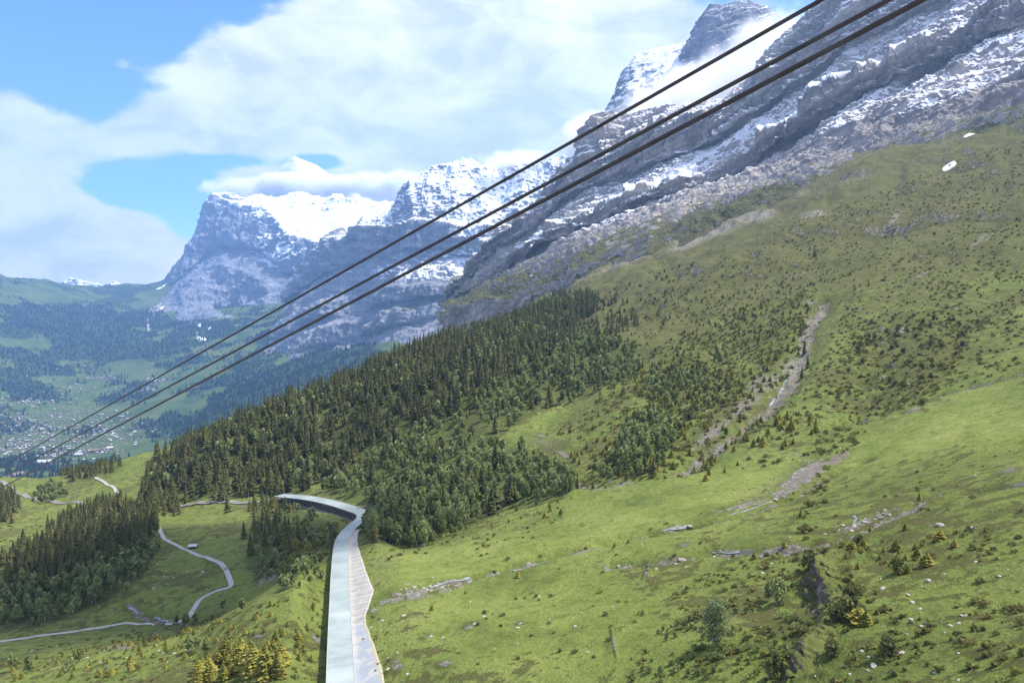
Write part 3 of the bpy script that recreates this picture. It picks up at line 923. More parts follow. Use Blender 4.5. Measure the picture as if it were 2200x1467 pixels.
# ------------------------------------------------------------------ mountains: lofted walls with backs
def loft(name, guides, nu, nv, back, seed, mat, amp, Ls, snowf=None, grassf=None, ochref=None, jag=1.0, strat=None, led=0.16, calm=None):
    """guides: from ridge to foot, each a list of (u, v, distance)"""
    gs = []
    s = np.linspace(0, 1, nu)
    for g in guides:
        g = np.array(g, float)
        uu = g[0, 0] + s * (g[-1, 0] - g[0, 0])
        vv = np.interp(uu, g[:, 0], g[:, 1]); dd = np.interp(uu, g[:, 0], g[:, 2])
        a, q = rayd(uu, vv)
        gs.append(np.stack([a * dd, dd, CAMZ + q * dd], -1))
    gs = np.array(gs)                              # (ng, nu, 3)
    lens = np.linalg.norm(np.diff(gs, axis=0), axis=2).mean(1)
    tk = np.concatenate([[0], np.cumsum(lens)]); tk /= tk[-1]
    t = np.linspace(0, 1, nv)
    W = np.empty((nv, nu, 3))
    for k in range(3):
        for j in range(nu):
            W[:, j, k] = np.interp(t, tk, gs[:, j, k])
    # soften the creases between guides
    for _ in range(max(2, nv // 40)):
        W[1:-1] = 0.25 * W[:-2] + 0.5 * W[1:-1] + 0.25 * W[2:]
    nb = max(10, nv // 8)
    top = W[0]
    bk = []
    for i in range(nb, 0, -1):
        f = i / nb
        q = top.copy()
        q[:, 1] += back * f
        q[:, 0] += back * 0.3 * f
        q[:, 2] -= back * 1.1 * f ** 1.2
        bk.append(q)
    W = np.concatenate([np.array(bk), W])
    # outward normal of the smooth surface
    du = np.gradient(W, axis=1); dv = np.gradient(W, axis=0)
    n = np.cross(du, dv)
    n /= np.linalg.norm(n, axis=2)[..., None] + 1e-9
    if n[nb + nv // 2, nu // 2, 1] > 0: n = -n
    X, Y, Z = W[..., 0], W[..., 1], W[..., 2]
    s1 = fbm(X / Ls + seed, Y / Ls, Z / (Ls * 3.0), 7, gain=0.52, ridged=True)
    s2 = fbm(X / (Ls * .33) + seed, Y / (Ls * .33), Z / (Ls * .9), 6, gain=0.55, ridged=True)
    s3 = fbm(X / (Ls * .5), Y / (Ls * .5) + seed, Z / (Ls * .06), 5, gain=0.55)    # ledges
    if strat is not None:
        zz = Z + strat[0] * X + strat[1] * Y
        s3 = fbm(X / (Ls * .8), Y / (Ls * .8) + seed, zz / (Ls * .07), 6, gain=0.6)
    edge = np.ones(W.shape[:2]) * (0.42 + 0.58 * (1 - sstep(0.35, 0.85, np.abs(n[..., 2]))))
    edge_b = edge
    edge[:nb] = 0.3
    rows = np.arange(W.shape[0])[:, None] - nb
    ridge = np.exp(-np.abs(rows) / (0.10 * nv))
    s4 = fbm(X / (Ls * .11) + seed, Y / (Ls * .11), Z / (Ls * .16), 5, gain=0.6, ridged=True)
    s3 = np.tanh(s3 * 4) * 0.5
    foot = 0.25 + 0.75 * sstep(0, 0.16 * nv, W.shape[0] - 1 - np.arange(W.shape[0])[:, None] - 0.04 * nv)
    dn = amp * (0.85 * (s1 - 0.1) + 0.50 * (s2 - 0.1) + led * s3 + 0.16 * (s4 - .2)) * (1 - 0.55 * ridge) * edge * foot
    if calm:
        cu, cv = proj(X, Y, Z)
        dn = dn * (1 - calm(cu, cv))
    W = W + n * dn[..., None]
    jn = fbm(X / (Ls * .22), Y / (Ls * .22), 0 * Z + seed, 6, gain=0.62, ridged=True)
    W[..., 2] += jag * amp * 0.22 * (jn - 0.2) * ridge
    uu, vv = proj(W[..., 0], W[..., 1], W[..., 2])
    uu = uu + 16 * fbm(W[..., 0] / (Ls * .25), W[..., 2] / (Ls * .25), 0 * Z + 1, 4, gain=.6)
    vv = vv + 12 * fbm(W[..., 0] / (Ls * .25), W[..., 2] / (Ls * .25), 0 * Z + 8, 4, gain=.6)
    at = {}
    for nm, f in (("snow", snowf), ("grass", grassf), ("ochre", ochref)):
        at[nm] = (f(uu, vv, W) if f else np.full(uu.shape, -2.0 if nm != "snow" else 0.0)).ravel()
    me = mesh_np(name, W.reshape(-1, 3), grid_faces(W.shape[0], nu), mat, True, at)
    return tag(link(name, me), kind="structure")


def E(uu, vv, u, v, ru, rv, an=0):
    c, s_ = math.cos(R(an)), math.sin(R(an))
    du = uu - u; dv = vv - v
    a = (du * c - dv * s_) / ru; b = (du * s_ + dv * c) / rv
    return np.exp(-(a * a + b * b))


# -- the massive right-hand wall
def eiger_snow(u, v, W):
    bl = np.interp(u, [950, 1100, 1250, 1400, 1650, 1900, 2200], [650, 610, 560, 505, 430, 330, 232])
    z = -0.72 + 0.82 * sstep(20, 100, bl - v) + 0.08 * sstep(150, 300, bl - v)
    for a in [(1560, 300, 190, 30, 31, .22), (1450, 385, 60, 16, 30, .25), (1330, 440, 100, 30, 32, .24), (1480, 360, 120, 14, 35, .3), (1720, 200, 120, 50, 25, .18),
              (1940, 160, 40, 8, 45, .5), (1960, 140, 12, 30, -40, .35), (1870, 205, 60, 8, 25, .35), (2050, 200, 110, 7, 20, .5), (1990, 225, 70, 5, 22, .35), (1800, 270, 14, 6, 20, .6), (1745, 270, 12, 6, 30, .6),
              (1900, 30, 120, 60, 25, .22), (2110, 78, 30, 7, 30, .5), (2160, 90, 60, 7, 12, .4), (2000, 130, 60, 8, 30, .3), (2180, 30, 40, 12, 30, .2), (1250, 340, 80, 40, 30, .2),
              (1650, 270, 80, 16, 20, .25), (1130, 530, 60, 18, 40, .25), (1140, 590, 20, 6, 40, .4), (1175, 490, 60, 14, 30, .2)]:
        z = z + a[5] * E(u, v, *a[:5])
    for a in [(1500, 300, 40, 40, 0, .5), (1620, 190, 60, 40, 20, .35), (1380, 345, 50, 22, 20, .3), (1900, 330, 200, 60, 10, .3), (1120, 470, 50, 16, 0, .3), (1290, 270, 30, 40, 0, .25), (1700, 330, 200, 24, 20, .25), (1980, 90, 120, 30, 25, .1)]:
        z = z - a[5] * E(u, v, *a[:5])
    return z


def eiger_grass(u, v, W):
    g = -0.70 + 1.05 * sstep(-150, 40, v - np.interp(u, [950, 1100, 1250, 1400, 1650, 1900, 2200], [640, 600, 560, 520, 440, 340, 240]))
    return g + 0.34 + 0.5 * E(u, v, 1560, 450, 140, 20, 20)


def eiger_ochre(u, v, W):
    g = -0.42 + 0 * u
    for a in [(1490, 300, 36, 44, 0, 1.0), (1840, 240, 40, 26, 0, .7), (1640, 460, 24, 18, 0, .6), (1700, 170, 80, 60, 0, .25), (1120, 470, 60, 30, 0, .3)]:
        g = g + a[5] * E(u, v, *a[:5])
    return g


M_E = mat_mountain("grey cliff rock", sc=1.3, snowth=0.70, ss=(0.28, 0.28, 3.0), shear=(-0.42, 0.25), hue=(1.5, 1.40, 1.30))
loft("mountain", [
    [(960, 668, 2900), (1040, 565, 2750), (1085, 492, 2700), (1160, 455, 2600), (1205, 400, 2560), (1240, 348, 2520), (1265, 318, 2500), (1278, 262, 2480), (1400, 240, 2430), (1560, 225, 2350),
     (1640, 165, 2280), (1690, 95, 2220), (1760, 15, 2160), (1850, -120, 2080), (2200, -350, 1850), (2600, -420, 1650)],
    [(960, 669, 2880), (1085, 502, 2660), (1160, 468, 2560), (1240, 366, 2470), (1290, 322, 2420), (1400, 288, 2340), (1470, 262, 2290), (1560, 250, 2240), (1640, 195, 2170), (1700, 150, 2110), (1850, 45, 1960), (2200, -150, 1720), (2600, -260, 1520)],
    [(960, 670, 2870), (1085, 540, 2650), (1160, 505, 2545), (1240, 438, 2455), (1290, 408, 2405), (1400, 376, 2325), (1470, 352, 2275), (1560, 322, 2225), (1640, 265, 2155), (1700, 232, 2095), (1850, 120, 1945), (2200, -60, 1705), (2600, -180, 1500)],
    [(960, 671, 2700), (1085, 575, 2480), (1160, 540, 2370), (1240, 482, 2270), (1290, 460, 2220), (1400, 424, 2130), (1490, 394, 2060), (1560, 366, 2000), (1640, 318, 1930), (1720, 285, 1860), (1850, 190, 1740), (2200, 20, 1500), (2600, -110, 1300)],
    [(960, 672, 2690), (1085, 598, 2465), (1160, 566, 2355), (1240, 516, 2258), (1400, 458, 2115), (1560, 402, 1985), (1720, 326, 1845), (1850, 240, 1725), (2200, 85, 1485), (2600, -50, 1285)],
    [(960, 676, 2300), (1100, 622, 1950), (1240, 548, 1780), (1400, 484, 1690), (1560, 428, 1600), (1720, 366, 1500), (1850, 290, 1430), (2050, 215, 1320), (2200, 160, 1250), (2600, 10, 1080)],
    [(960, 680, 2000), (1100, 640, 1600), (1250, 580, 1380), (1400, 505, 1330), (1650, 430, 1300), (1850, 335, 1290), (2050, 275, 1180), (2200, 232, 1100), (2600, 60, 960)],
    [(960, 760, 1900), (1100, 720, 1500), (1250, 660, 1280), (1400, 590, 1230), (1650, 520, 1180), (1850, 420, 1170), (2200, 330, 1000), (2600, 200, 860)],
], 1300, 660, 700, 3.1, M_E, 92, 260, eiger_snow, eiger_grass, eiger_ochre, strat=(-0.42, 0.25), led=0.42)

# -- the tower behind it, half lost in cloud
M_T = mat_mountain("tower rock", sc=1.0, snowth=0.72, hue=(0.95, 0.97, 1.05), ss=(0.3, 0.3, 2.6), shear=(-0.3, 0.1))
loft("mountain", [
    [(1270, 330, 4300), (1355, 150, 4300), (1375, 122, 4300), (1410, 112, 4250), (1485, 98, 4150), (1498, 60, 4000), (1532, 14, 3900), (1600, 8, 3850), (1645, 22, 3800), (1668, 60, 3800), (1700, 75, 3800), (1780, 20, 3700), (1900, -80, 3600), (2100, -200, 3500)],
    [(1270, 420, 3900), (1380, 240, 3800), (1500, 190, 3600), (1600, 150, 3500), (1700, 150, 3400), (1900, 60, 3300), (2100, 0, 3200)],
    [(1270, 520, 3500), (1500, 420, 3200), (1700, 350, 3000), (2100, 200, 2800)],
], 420, 260, 900, 8.4, M_T, 95, 420,
    lambda u, v, W: -0.05 + 0.45 * sstep(1510, 1470, u) - 0.22 * E(u, v, 1550, 60, 70, 60), None, lambda u, v, W: -0.4 + 0 * u, strat=(-0.3, 0.1), led=0.3)

# -- middle massif
def met_snow(u, v, W):
    z = -0.86 + 0.80 * sstep(625, 585, v) + 0.35 * sstep(520, 420, v)
    z = z + 0.45 * E(u, v, 1010, 510, 46, 60, 20) + 0.3 * E(u, v, 980, 620, 8, 30, 0) - 0.55 * E(u, v, 900, 510, 60, 34, 0) - 0.4 * E(u, v, 760, 540, 40, 50, 0) + .25 * E(u, v, 900, 590, 110, 14, 0)
    return z


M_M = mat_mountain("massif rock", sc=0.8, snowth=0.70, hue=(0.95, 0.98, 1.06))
loft("mountain", [
    [(640, 640, 7600), (672, 590, 7500), (700, 545, 7400), (720, 512, 7300), (735, 500, 7300), (750, 512, 7300), (785, 470, 7300), (800, 480, 7200), (850, 455, 7000), (868, 435, 6900), (900, 392, 6800), (940, 370, 6800), (1000, 354, 6800), (1060, 362, 6800),
     (1110, 352, 6700), (1160, 362, 6600), (1200, 350, 6500), (1260, 340, 6400), (1400, 330, 6300), (1600, 380, 6200)],
    [(640, 655, 7400), (700, 572, 7200), (735, 522, 7050), (785, 500, 6800), (868, 488, 6400), (930, 482, 6250), (975, 495, 6200), (1040, 500, 6100), (1300, 470, 6000), (1600, 470, 5900)],
    [(640, 668, 7350), (700, 612, 7150), (735, 585, 7000), (868, 546, 6350), (950, 538, 6200), (980, 560, 6150), (1060, 560, 6050), (1300, 540, 5950), (1600, 540, 5850)],
    [(620, 690, 7050), (735, 630, 6600), (868, 600, 6000), (970, 600, 5850), (1060, 600, 5700), (1600, 600, 5500)],
    [(610, 705, 6900), (735, 652, 6400), (868, 622, 5850), (980, 626, 5700), (1100, 620, 5550), (1560, 620, 5400)],
    [(590, 745, 6750), (735, 690, 6250), (868, 660, 5780), (980, 655, 5650), (1100, 650, 5500), (1560, 650, 5350)],
    [(580, 755, 6600), (735, 705, 6100), (868, 672, 5650), (980, 665, 5550), (1100, 660, 5400), (1560, 660, 5250)],
    [(540, 800, 6350), (735, 750, 5950), (868, 715, 5550), (980, 690, 5450), (1100, 690, 5300), (1560, 690, 5200)],
    [(480, 860, 5700), (700, 815, 5200), (868, 790, 5000), (980, 760, 4900), (1500, 760, 4900)],
], 900, 520, 1600, 5.7, M_M, 250, 1000, met_snow,
    lambda u, v, W: -0.9 + 0.75 * sstep(580, 650, v) + 0.45 * E(u, v, 900, 650, 120, 20, 8) + 0.35 * sstep(690, 790, v), lambda u, v, W: -0.15 + 0.5 * E(u, v, 860, 660, 70, 50), strat=(0.05, 0.05), jag=1.1, led=.1)


# -- left massif with the snow plateau
def wet_snow(u, v, W):
    z = -0.75 + 0.62 * sstep(640, 560, v) + 0.12 * sstep(520, 440, v) - .25 * sstep(520, 470, u) * sstep(440, 470, v)
    for a in [(700, 485, 100, 30, -12, .50), (790, 452, 60, 16, 0, .35), (600, 430, 60, 12, 0, .35), (620, 540, 90, 30, -30, .35), (580, 560, 40, 50, 40, .25), (470, 492, 10, 10, 0, .6), (512, 632, 5, 5, 0, .9), (560, 440, 16, 16, 0, .35), (850, 480, 40, 40, 0, .3)]:
        z = z + a[5] * E(u, v, *a[:5])
    for a in [(505, 510, 50, 50, 0, .5), (480, 600, 100, 60, 0, .35), (600, 620, 80, 40, 0, .3), (700, 450, 20, 8, -20, .3)]:
        z = z - a[5] * E(u, v, *a[:5])
    return z


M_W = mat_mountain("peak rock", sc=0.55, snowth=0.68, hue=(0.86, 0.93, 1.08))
loft("mountain", [
    [(350, 622, 10900), (375, 596, 10900), (402, 566, 11000), (412, 545, 11000), (430, 500, 11200), (445, 475, 11300), (455, 450, 11400), (468, 426, 11500), (490, 424, 11500), (530, 432, 11550), (560, 424, 11600), (600, 430, 11650), (640, 422, 11700), (690, 432, 11650), (720, 428, 11600), (780, 440, 11400), (850, 440, 11200), (1000, 430, 11000)],
    [(350, 626, 10850), (412, 550, 10950), (455, 458, 11350), (475, 436, 11400), (530, 450, 11200), (570, 445, 11100), (600, 470, 10700), (640, 515, 10000), (690, 525, 9800), (740, 520, 9800), (800, 505, 10000), (850, 500, 10000), (1000, 500, 10000)],
    [(350, 640, 10700), (412, 600, 10700), (455, 560, 10900), (480, 545, 10950), (530, 545, 10750), (570, 555, 10500), (600, 575, 10200), (640, 600, 9750), (700, 600, 9600), (800, 580, 9700), (1000, 580, 9600)],
    [(350, 648, 10200), (412, 618, 10100), (480, 575, 10300), (530, 585, 10000), (580, 610, 9500), (640, 630, 9200), (700, 630, 9100), (1000, 620, 9100)],
    [(350, 660, 9900), (400, 655, 9600), (440, 665, 9500), (480, 680, 9600), (530, 690, 9300), (580, 700, 8800), (640, 705, 8500), (1000, 700, 8500)],
    [(350, 672, 9400), (400, 680, 9000), (440, 690, 8900), (480, 700, 8700), (560, 720, 8200), (640, 725, 7900), (1000, 720, 7900)],
    [(350, 690, 9000), (400, 705, 8600), (480, 740, 8300), (560, 765, 7800), (640, 775, 7500), (1000, 780, 7400)],
    [(350, 740, 8400), (400, 760, 8000), (480, 800, 7200), (560, 820, 6600), (1000, 840, 6200)],
], 760, 440, 2500, 1.9, M_W, 330, 1300, wet_snow,
    lambda u, v, W: -1.0 + 0.95 * sstep(640, 740, v) + 0.5 * E(u, v, 380, 690, 60, 60), lambda u, v, W: -0.4 + 0.55 * E(u, v, 585, 640, 30, 50), jag=0.9, led=.06, calm=lambda u, v: np.clip(0.30 * E(u, v, 700, 485, 110, 34, -12) + .6 * E(u, v, 350, 640, 40, 60), 0, .9))
# -- white summit above the cloud and the far range behind the pass
M_S = mat_mountain("summit snow", sc=0.5, snowth=0.15, hue=(1, 1, 1))
loft("mountain", [
    [(520, 440, 13200), (570, 388, 13200), (600, 362, 13200), (618, 345, 13200), (632, 336, 13200), (650, 344, 13200), (680, 356, 13200), (730, 392, 13200), (800, 430, 13200)],
    [(560, 470, 12600), (632, 420, 12400), (800, 470, 12400)]], 160, 70, 900, 4.4, M_S, 60, 700, None, jag=0.5)
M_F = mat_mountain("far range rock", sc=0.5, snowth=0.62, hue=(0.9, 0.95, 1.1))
loft("mountain", [
    [(60, 640, 13800), (120, 612, 13800), (150, 599, 13800), (175, 603, 13800), (200, 610, 13800), (222, 614, 13800), (245, 606, 13800), (262, 612, 13800), (300, 630, 13800), (420, 650, 13800)],
    [(60, 700, 13300), (200, 690, 13300), (420, 700, 13300)]], 260, 60, 900, 6.4, M_F, 150, 800, lambda u, v, W: 0.05 + 0 * u, jag=1.2)
# ------------------------------------------------------------------ avalanche gallery over the railway
M_ROOF = None


def mat_roof():
    k = new_mat("weathered grey-green roof sheet", 0.55, 0.3)
    f = k.noise(0.10, 5, 0.6)
    f2 = k.noise(0.9, 5, 0.7)
    c = k.ramp(k.M('ADD', k.M('MULTIPLY', f, 0.7), k.M('MULTIPLY', f2, 0.3)), [(0.35, (0.215, 0.26, 0.245)), (0.5, (0.28, 0.325, 0.308)), (0.65, (0.34, 0.38, 0.36))])
    # strips of different age along the roof
    s = k.attr("strip")
    c = k.mix(1.0, c, k.ramp(s, [(0.0, 0.86), (1.0, 1.12)]), 'MULTIPLY')
    st = k.noise(0.6, 6, 0.75, sc3=(1.0, 0.18, 1.0))
    c = k.mix(k.M('MULTIPLY', k.step(st, 0.55, 0.72), 0.35), c, (0.24, 0.25, 0.22))
    k.L(c, k.b.inputs['Base Color'])
    return k.m


def mat_slab():
    k = new_mat("stained concrete slab", 0.85, 0.15)
    f = k.noise(0.35, 6, 0.7)
    c = k.ramp(f, [(0.3, (0.25, 0.235, 0.20)), (0.5, (0.33, 0.31, 0.27)), (0.7, (0.40, 0.38, 0.34))])
    fr = k.M('FRACT', k.M('DIVIDE', k.M('ADD', k.attr("joint"), k.M('MULTIPLY', f, 0.6)), 6.2))
    j = k.M('MULTIPLY', k.M('LESS_THAN', fr, 0.09), 0.85)
    c = k.mix(j, c, (0.46, 0.44, 0.40))
    w = k.attr("white")
    yy = k.step(k.M('ADD', k.attr("rim"), k.M('MULTIPLY', k.M('SUBTRACT', f, 0.5), 0.9)), 0.55, 0.8)
    blot = k.step(k.noise(0.22, 5, 0.7, dist=1.0), 0.47, 0.55)
    wc = k.mix(yy, k.mix(blot, (0.28, 0.30, 0.325), (0.37, 0.36, 0.325)), (0.34, 0.31, 0.20))
    c = k.mix(w, c, wc)
    k.L(c, k.b.inputs['Base Color'])
    k.bump(f, 0.15)
    return k.m


M_ROOF = mat_roof()
M_CONC = simple_mat("grey concrete", (0.27, 0.27, 0.27), 0.9, 0.35, 0.5, 0.1)
M_STONE = simple_mat("stone retaining wall", (0.24, 0.25, 0.26), 0.9, 0.5, 1.2, 0.3)
M_DARK = simple_mat("dark back wall", (0.10, 0.095, 0.09), 0.9, 0.3, 0.6)
M_EDGE = simple_mat("pale roof edge", (0.40, 0.385, 0.35), 0.7, 0.15, 0.8)
M_STEEL = simple_mat("galvanised steel", (0.34, 0.36, 0.36), 0.45, 0.2, 3.0, metal=0.5)
M_RAIL = simple_mat("rail steel", (0.20, 0.17, 0.15), 0.5, 0.3, 2.0, metal=0.4)


def KF(i):
    return 1.0 + 0.32 * float(np.clip((i - len(GALP) * 0.62) / (len(GALP) * 0.12), 0, 1))


def ribbon(offs, zoff, n0=0, n1=None, step=1):
    """rows of points across the gallery line: offs = lateral offsets, zoff = heights relative to the roof"""
    n1 = len(GALP) if n1 is None else n1
    rows = []
    for i in range(n0, n1, step):
        p = GALP[i]
        kf = 1.0 + 0.32 * float(np.clip((i - len(GALP) * 0.62) / (len(GALP) * 0.12), 0, 1))
        rows.append([[p[0] + GNR[i, 0] * o * kf, p[1] + GNR[i, 1] * o * kf, p[2] + z] for o, z in zip(offs, zoff)])
    return np.array(rows)


def strip_mesh(rows, closed=False):
    n, m = rows.shape[:2]
    v = rows.reshape(-1, 3)
    f = grid_faces(n, m)
    if closed:
        i = np.arange(n)
        f = np.concatenate([f, np.stack([i[:-1] * m + m - 1, i[:-1] * m, i[1:] * m, i[1:] * m + m - 1], -1),
                            [[m - 1 - k for k in range(4)], [(n - 1) * m + k for k in range(4)]]]) if m == 4 else f
    return v, f


def build_gallery():
    root = empty("avalanche_gallery", tuple(GALP[30]))
    tag(root, "long avalanche gallery with pale flat roof bending across the slope", "avalanche gallery")
    inv = Vector(root.location)

    def put(name, v, f, mat, attrs=None, parent=root, smooth=False):
        me = mesh_np(name, np.asarray(v, float) - np.array(inv), f, mat, smooth, attrs)
        return link(name, me, parent)
    # roof slab, slightly tilted to the valley
    r = ribbon([-3.3, 2.9, 2.9, -3.3], [-0.12, 0.18, -0.32, -0.62])
    v, f = strip_mesh(r, True)
    k = np.repeat(np.arange(len(r)), 4)
    rg = np.random.default_rng(5)
    st = np.repeat(np.cumsum(rg.random(len(r)) < 0.10) * 0.37 % 1.0, 4)
    put("roof", v, f, M_ROOF, {"strip": st})
    # seams across the roof, as thin battens
    for i in range(3, len(GALP) - 2, 6):
        mb = MB()
        a = np.array([*(GALP[i][:2] + GNR[i] * -3.25 * KF(i)), GALP[i][2] - 0.09]); b = np.array([*(GALP[i][:2] + GNR[i] * 2.85 * KF(i)), GALP[i][2] + 0.21])
        mb.tube([a - inv, b - inv], 0.05, 4)
        mb.build("roof_seam", M_EDGE, root)
    for nm, o0, z0 in (("roof_edge", -3.42, 0.0), ("ridge_flashing", 3.0, 0.30)):
        r = ribbon([o0 - .1, o0 + .1, o0 + .1, o0 - .1], [z0 - .42, z0 - .42, z0, z0]) if nm == "roof_edge" else ribbon([o0 - .09, o0 + .09, o0 + .09, o0 - .09], [z0 - .3, z0 - .3, z0, z0])
        v, f = strip_mesh(r, True)
        put(nm, v, f, M_EDGE)
    # back wall and track bed
    r = ribbon([2.4, 2.9, 2.9, 2.4], [-7, -7, -.33, -.33])
    v, f = strip_mesh(r, True); put("back_wall", v, f, M_DARK)
    r = ribbon([-3.5, 2.4, 2.4, -3.5], [-5.6, -5.6, -6.6, -6.6])
    v, f = strip_mesh(r, True); put("track_bed", v, f, M_DARK)
    # retaining wall under the open side
    n0 = int(len(GALP) * 0.60)
    r = ribbon([-3.9, -3.4, -3.4, -4.6], [-5.2, -5.2, -12, -12])
    v, f = strip_mesh(r, True); put("retaining_wall", v, f, M_STONE)
    # posts of the open side
    far_posts = np.arange(len(GALP) - 2, 0, -1.55)
    mb = MB()
    for j, fi in enumerate(far_posts):
        i = int(fi)
        t = fi - i
        p = GALP[i] * (1 - t) + GALP[min(i + 1, len(GALP) - 1)] * t
        c = np.array([p[0] + GNR[i, 0] * -3.15 * KF(i), p[1] + GNR[i, 1] * -3.15 * KF(i), p[2] - 3.0])
        ang = math.atan2(GNR[i, 1], GNR[i, 0])
        if j < 99:
            b1 = MB().box((0, 0, 0), (0.45, 0.32, 4.8), 0).box((0.1, 0, 2.2), (0.75, 0.3, 0.35), 0)
            o = b1.build("post", M_CONC, root)
            o.location = Vector(c) - inv
            o.rotation_euler = (0, 0, ang)
        else:
            mb.box(c - inv, (0.45, 0.32, 4.8), ang)
    tag(mb.build("post", M_CONC, root), kind="stuff")
    # pale slab from the hillside onto the roof
    n1 = int(np.argmin(np.abs(GALP[:, 1] - 352)))
    rows = []; jt = []; wh = []; rim = []
    us, vs = proj(GALP[:, 0], GALP[:, 1], GALP[:, 2])
    rg = np.random.default_rng(3)
    wid = np.interp(vs[:n1], [1120, 1150, 1200, 1260, 1288, 1296, 1330, 1348, 1400, 1467, 1700], [3.2, 4.2, 6.2, 8.6, 9.8, 9.0, 5.6, 5.2, 6.8, 8.2, 9.0])
    M = 13
    seed = perlin(np.arange(n1) * 0.31, 0.5 + np.zeros(n1), np.zeros(n1)) * 0.16
    for i in range(n1):
        w = wid[i] * 0.76 + seed[i]
        row = []
        for m in range(M):
            t = min(m, M - 2) / (M - 2)
            o = 3.1 + w * t + 0.05 * (m == M - 1)
            x = GALP[i, 0] + GNR[i, 0] * o; y = GALP[i, 1] + GNR[i, 1] * o
            z = GALP[i, 2] - 0.15 + 0.32 * np.clip(o - 4, 0, 30) + 0.10
            if m == M - 1: z -= 1.4
            row.append([x, y, z])
        rows.append(row)
        jt.append([i * 2.0 + w * 0.55 * m / (M - 1) for m in range(M)])
        wt = 1.0 if vs[i] > 1350 else 0.0
        wh.append([wt] * M)
        rim.append([(m / (M - 1)) ** 1.2 * 0.9 + 0.25 * (m == 0) for m in range(M)])
    rows = np.array(rows)
    put("snow_slab", rows.reshape(-1, 3), grid_faces(n1, M), mat_slab(), {"joint": np.array(jt).ravel(), "white": np.array(wh).ravel(), "rim": np.array(rim).ravel()}, smooth=True)
    return root


build_gallery()


# ------------------------------------------------------------------ paths, railway, streams (draped on the ground)
def drape(px, width, name, mat, lift=0.12, kind="structure", wiggle=0.0, n=None, wfun=None, src=hit, hs=None):
    h = src([p[0] for p in px], [p[1] for p in px])
    h = h[~np.isnan(h[:, 0])]
    if len(h) < 2: return None, None
    ln = smooth_line(h[:, :2], n or 30 * len(h))
    L_ = np.concatenate([[0], np.cumsum(np.linalg.norm(np.diff(ln, axis=0), axis=1))])
    N_ = max(8, int(L_[-1] / max(0.8, width * 0.4)))
    ln = np.stack([np.interp(np.linspace(0, L_[-1], N_), L_, ln[:, k]) for k in (0, 1)], -1)
    for _ in range(3):
        ln[1:-1] = .25 * ln[:-2] + .5 * ln[1:-1] + .25 * ln[2:]
    t = np.gradient(ln, axis=0); t /= np.linalg.norm(t, axis=1)[:, None] + 1e-9
    nr = np.stack([t[:, 1], -t[:, 0]], -1)
    rows = []
    K_ = 5
    f = hs or hgrid
    zc = f(ln[:, 0], ln[:, 1])
    for j in range(K_):
        o = (j / (K_ - 1) - 0.5)
        w = width * (wfun(np.linspace(0, 1, N_)) if wfun else 1.0)
        if wiggle:
            w = w * (1 + wiggle * perlin(np.arange(N_) * .35, np.full(N_, 3.1 + (o > 0) * 7), np.zeros(N_)))
        x = ln[:, 0] + nr[:, 0] * o * w; y = ln[:, 1] + nr[:, 1] * o * w
        z = np.maximum(f(x, y), zc - 0.1) + lift
        rows.append(np.stack([x, y, z], -1))
    rows = np.array(rows).transpose(1, 0, 2)
    me = mesh_np(name, rows.reshape(-1, 3), grid_faces(N_, K_), mat, True, {"across": np.tile([0.9, 0.0, 0.75, 0.0, 0.9], N_)})
    return tag(link(name, me), kind=kind), np.column_stack([ln, zc])


def mat_gravel():
    k = new_mat("pale gravel", 0.95, 0.1)
    f = k.noise(0.9, 7, 0.75)
    c = k.ramp(f, [(0.3, (0.24, 0.23, 0.21)), (0.5, (0.34, 0.33, 0.31)), (0.7, (0.44, 0.43, 0.41))])
    w = k.step(k.M('ADD', k.M('MULTIPLY', k.M('SUBTRACT', k.noise(0.5, 5, 0.7), 0.5), 2.2), k.attr("across")), 0.75, 1.0)
    c = k.mix(k.M('MULTIPLY', w, 0.8), c, (0.15, 0.165, 0.06))
    k.L(c, k.b.inputs['Base Color'])
    k.bump(f, 0.05)
    return k.m


M_GRAVEL = mat_gravel()
M_BALLAST = simple_mat("ballast", (0.23, 0.215, 0.20), 0.95, 0.35, 1.5, 0.1)
M_WATER = simple_mat("white water over stones", (0.20, 0.225, 0.225), 0.35, 0.45, 1.6, 0.2)
PATHS = [
    ([(-120, 1385), (0, 1378), (100, 1364), (200, 1350), (300, 1341), (380, 1336), (402, 1330), (414, 1312), (430, 1288), (462, 1270), (490, 1263), (497, 1256), (492, 1240), (484, 1222), (470, 1208), (440, 1196), (410, 1185), (382, 1172), (358, 1160), (347, 1146), (341, 1132)], 2.4, "path"),
    ([(200, 1018), (206, 1026), (225, 1036), (243, 1046), (254, 1060)], 2.6, "path"),
    ([(160, 980), (178, 986), (200, 988), (220, 993)], 2.8, "path"),
]
for px, w, nm in PATHS:
    drape(px, w, nm, M_GRAVEL, 0.15, wiggle=0.12)
rb, rail_line = drape([(600, 1077), (540, 1080), (440, 1081), (350, 1084), (250, 1086), (190, 1085), (130, 1081), (80, 1073), (50, 1062), (20, 1046), (-60, 1020)], 4.6, "railway_bed", M_BALLAST, 0.5)
if rail_line is not None:
    t = np.gradient(rail_line[:, :2], axis=0); t /= np.linalg.norm(t, axis=1)[:, None]
    for o in (-0.5, 0.5):
        mb = MB(); pts = [(rail_line[i, 0] + t[i, 1] * o, rail_line[i, 1] - t[i, 0] * o, rail_line[i, 2] + 0.62) for i in range(0, len(rail_line), 3)]
        mb.tube(pts, 0.07, 4)
        tag(mb.build("rail", M_RAIL), "left rail" and ("thin steel rail on the %s side of the ballast line across the meadow" % ("uphill" if o > 0 else "valley")), "rail", "rails of the mountain railway")
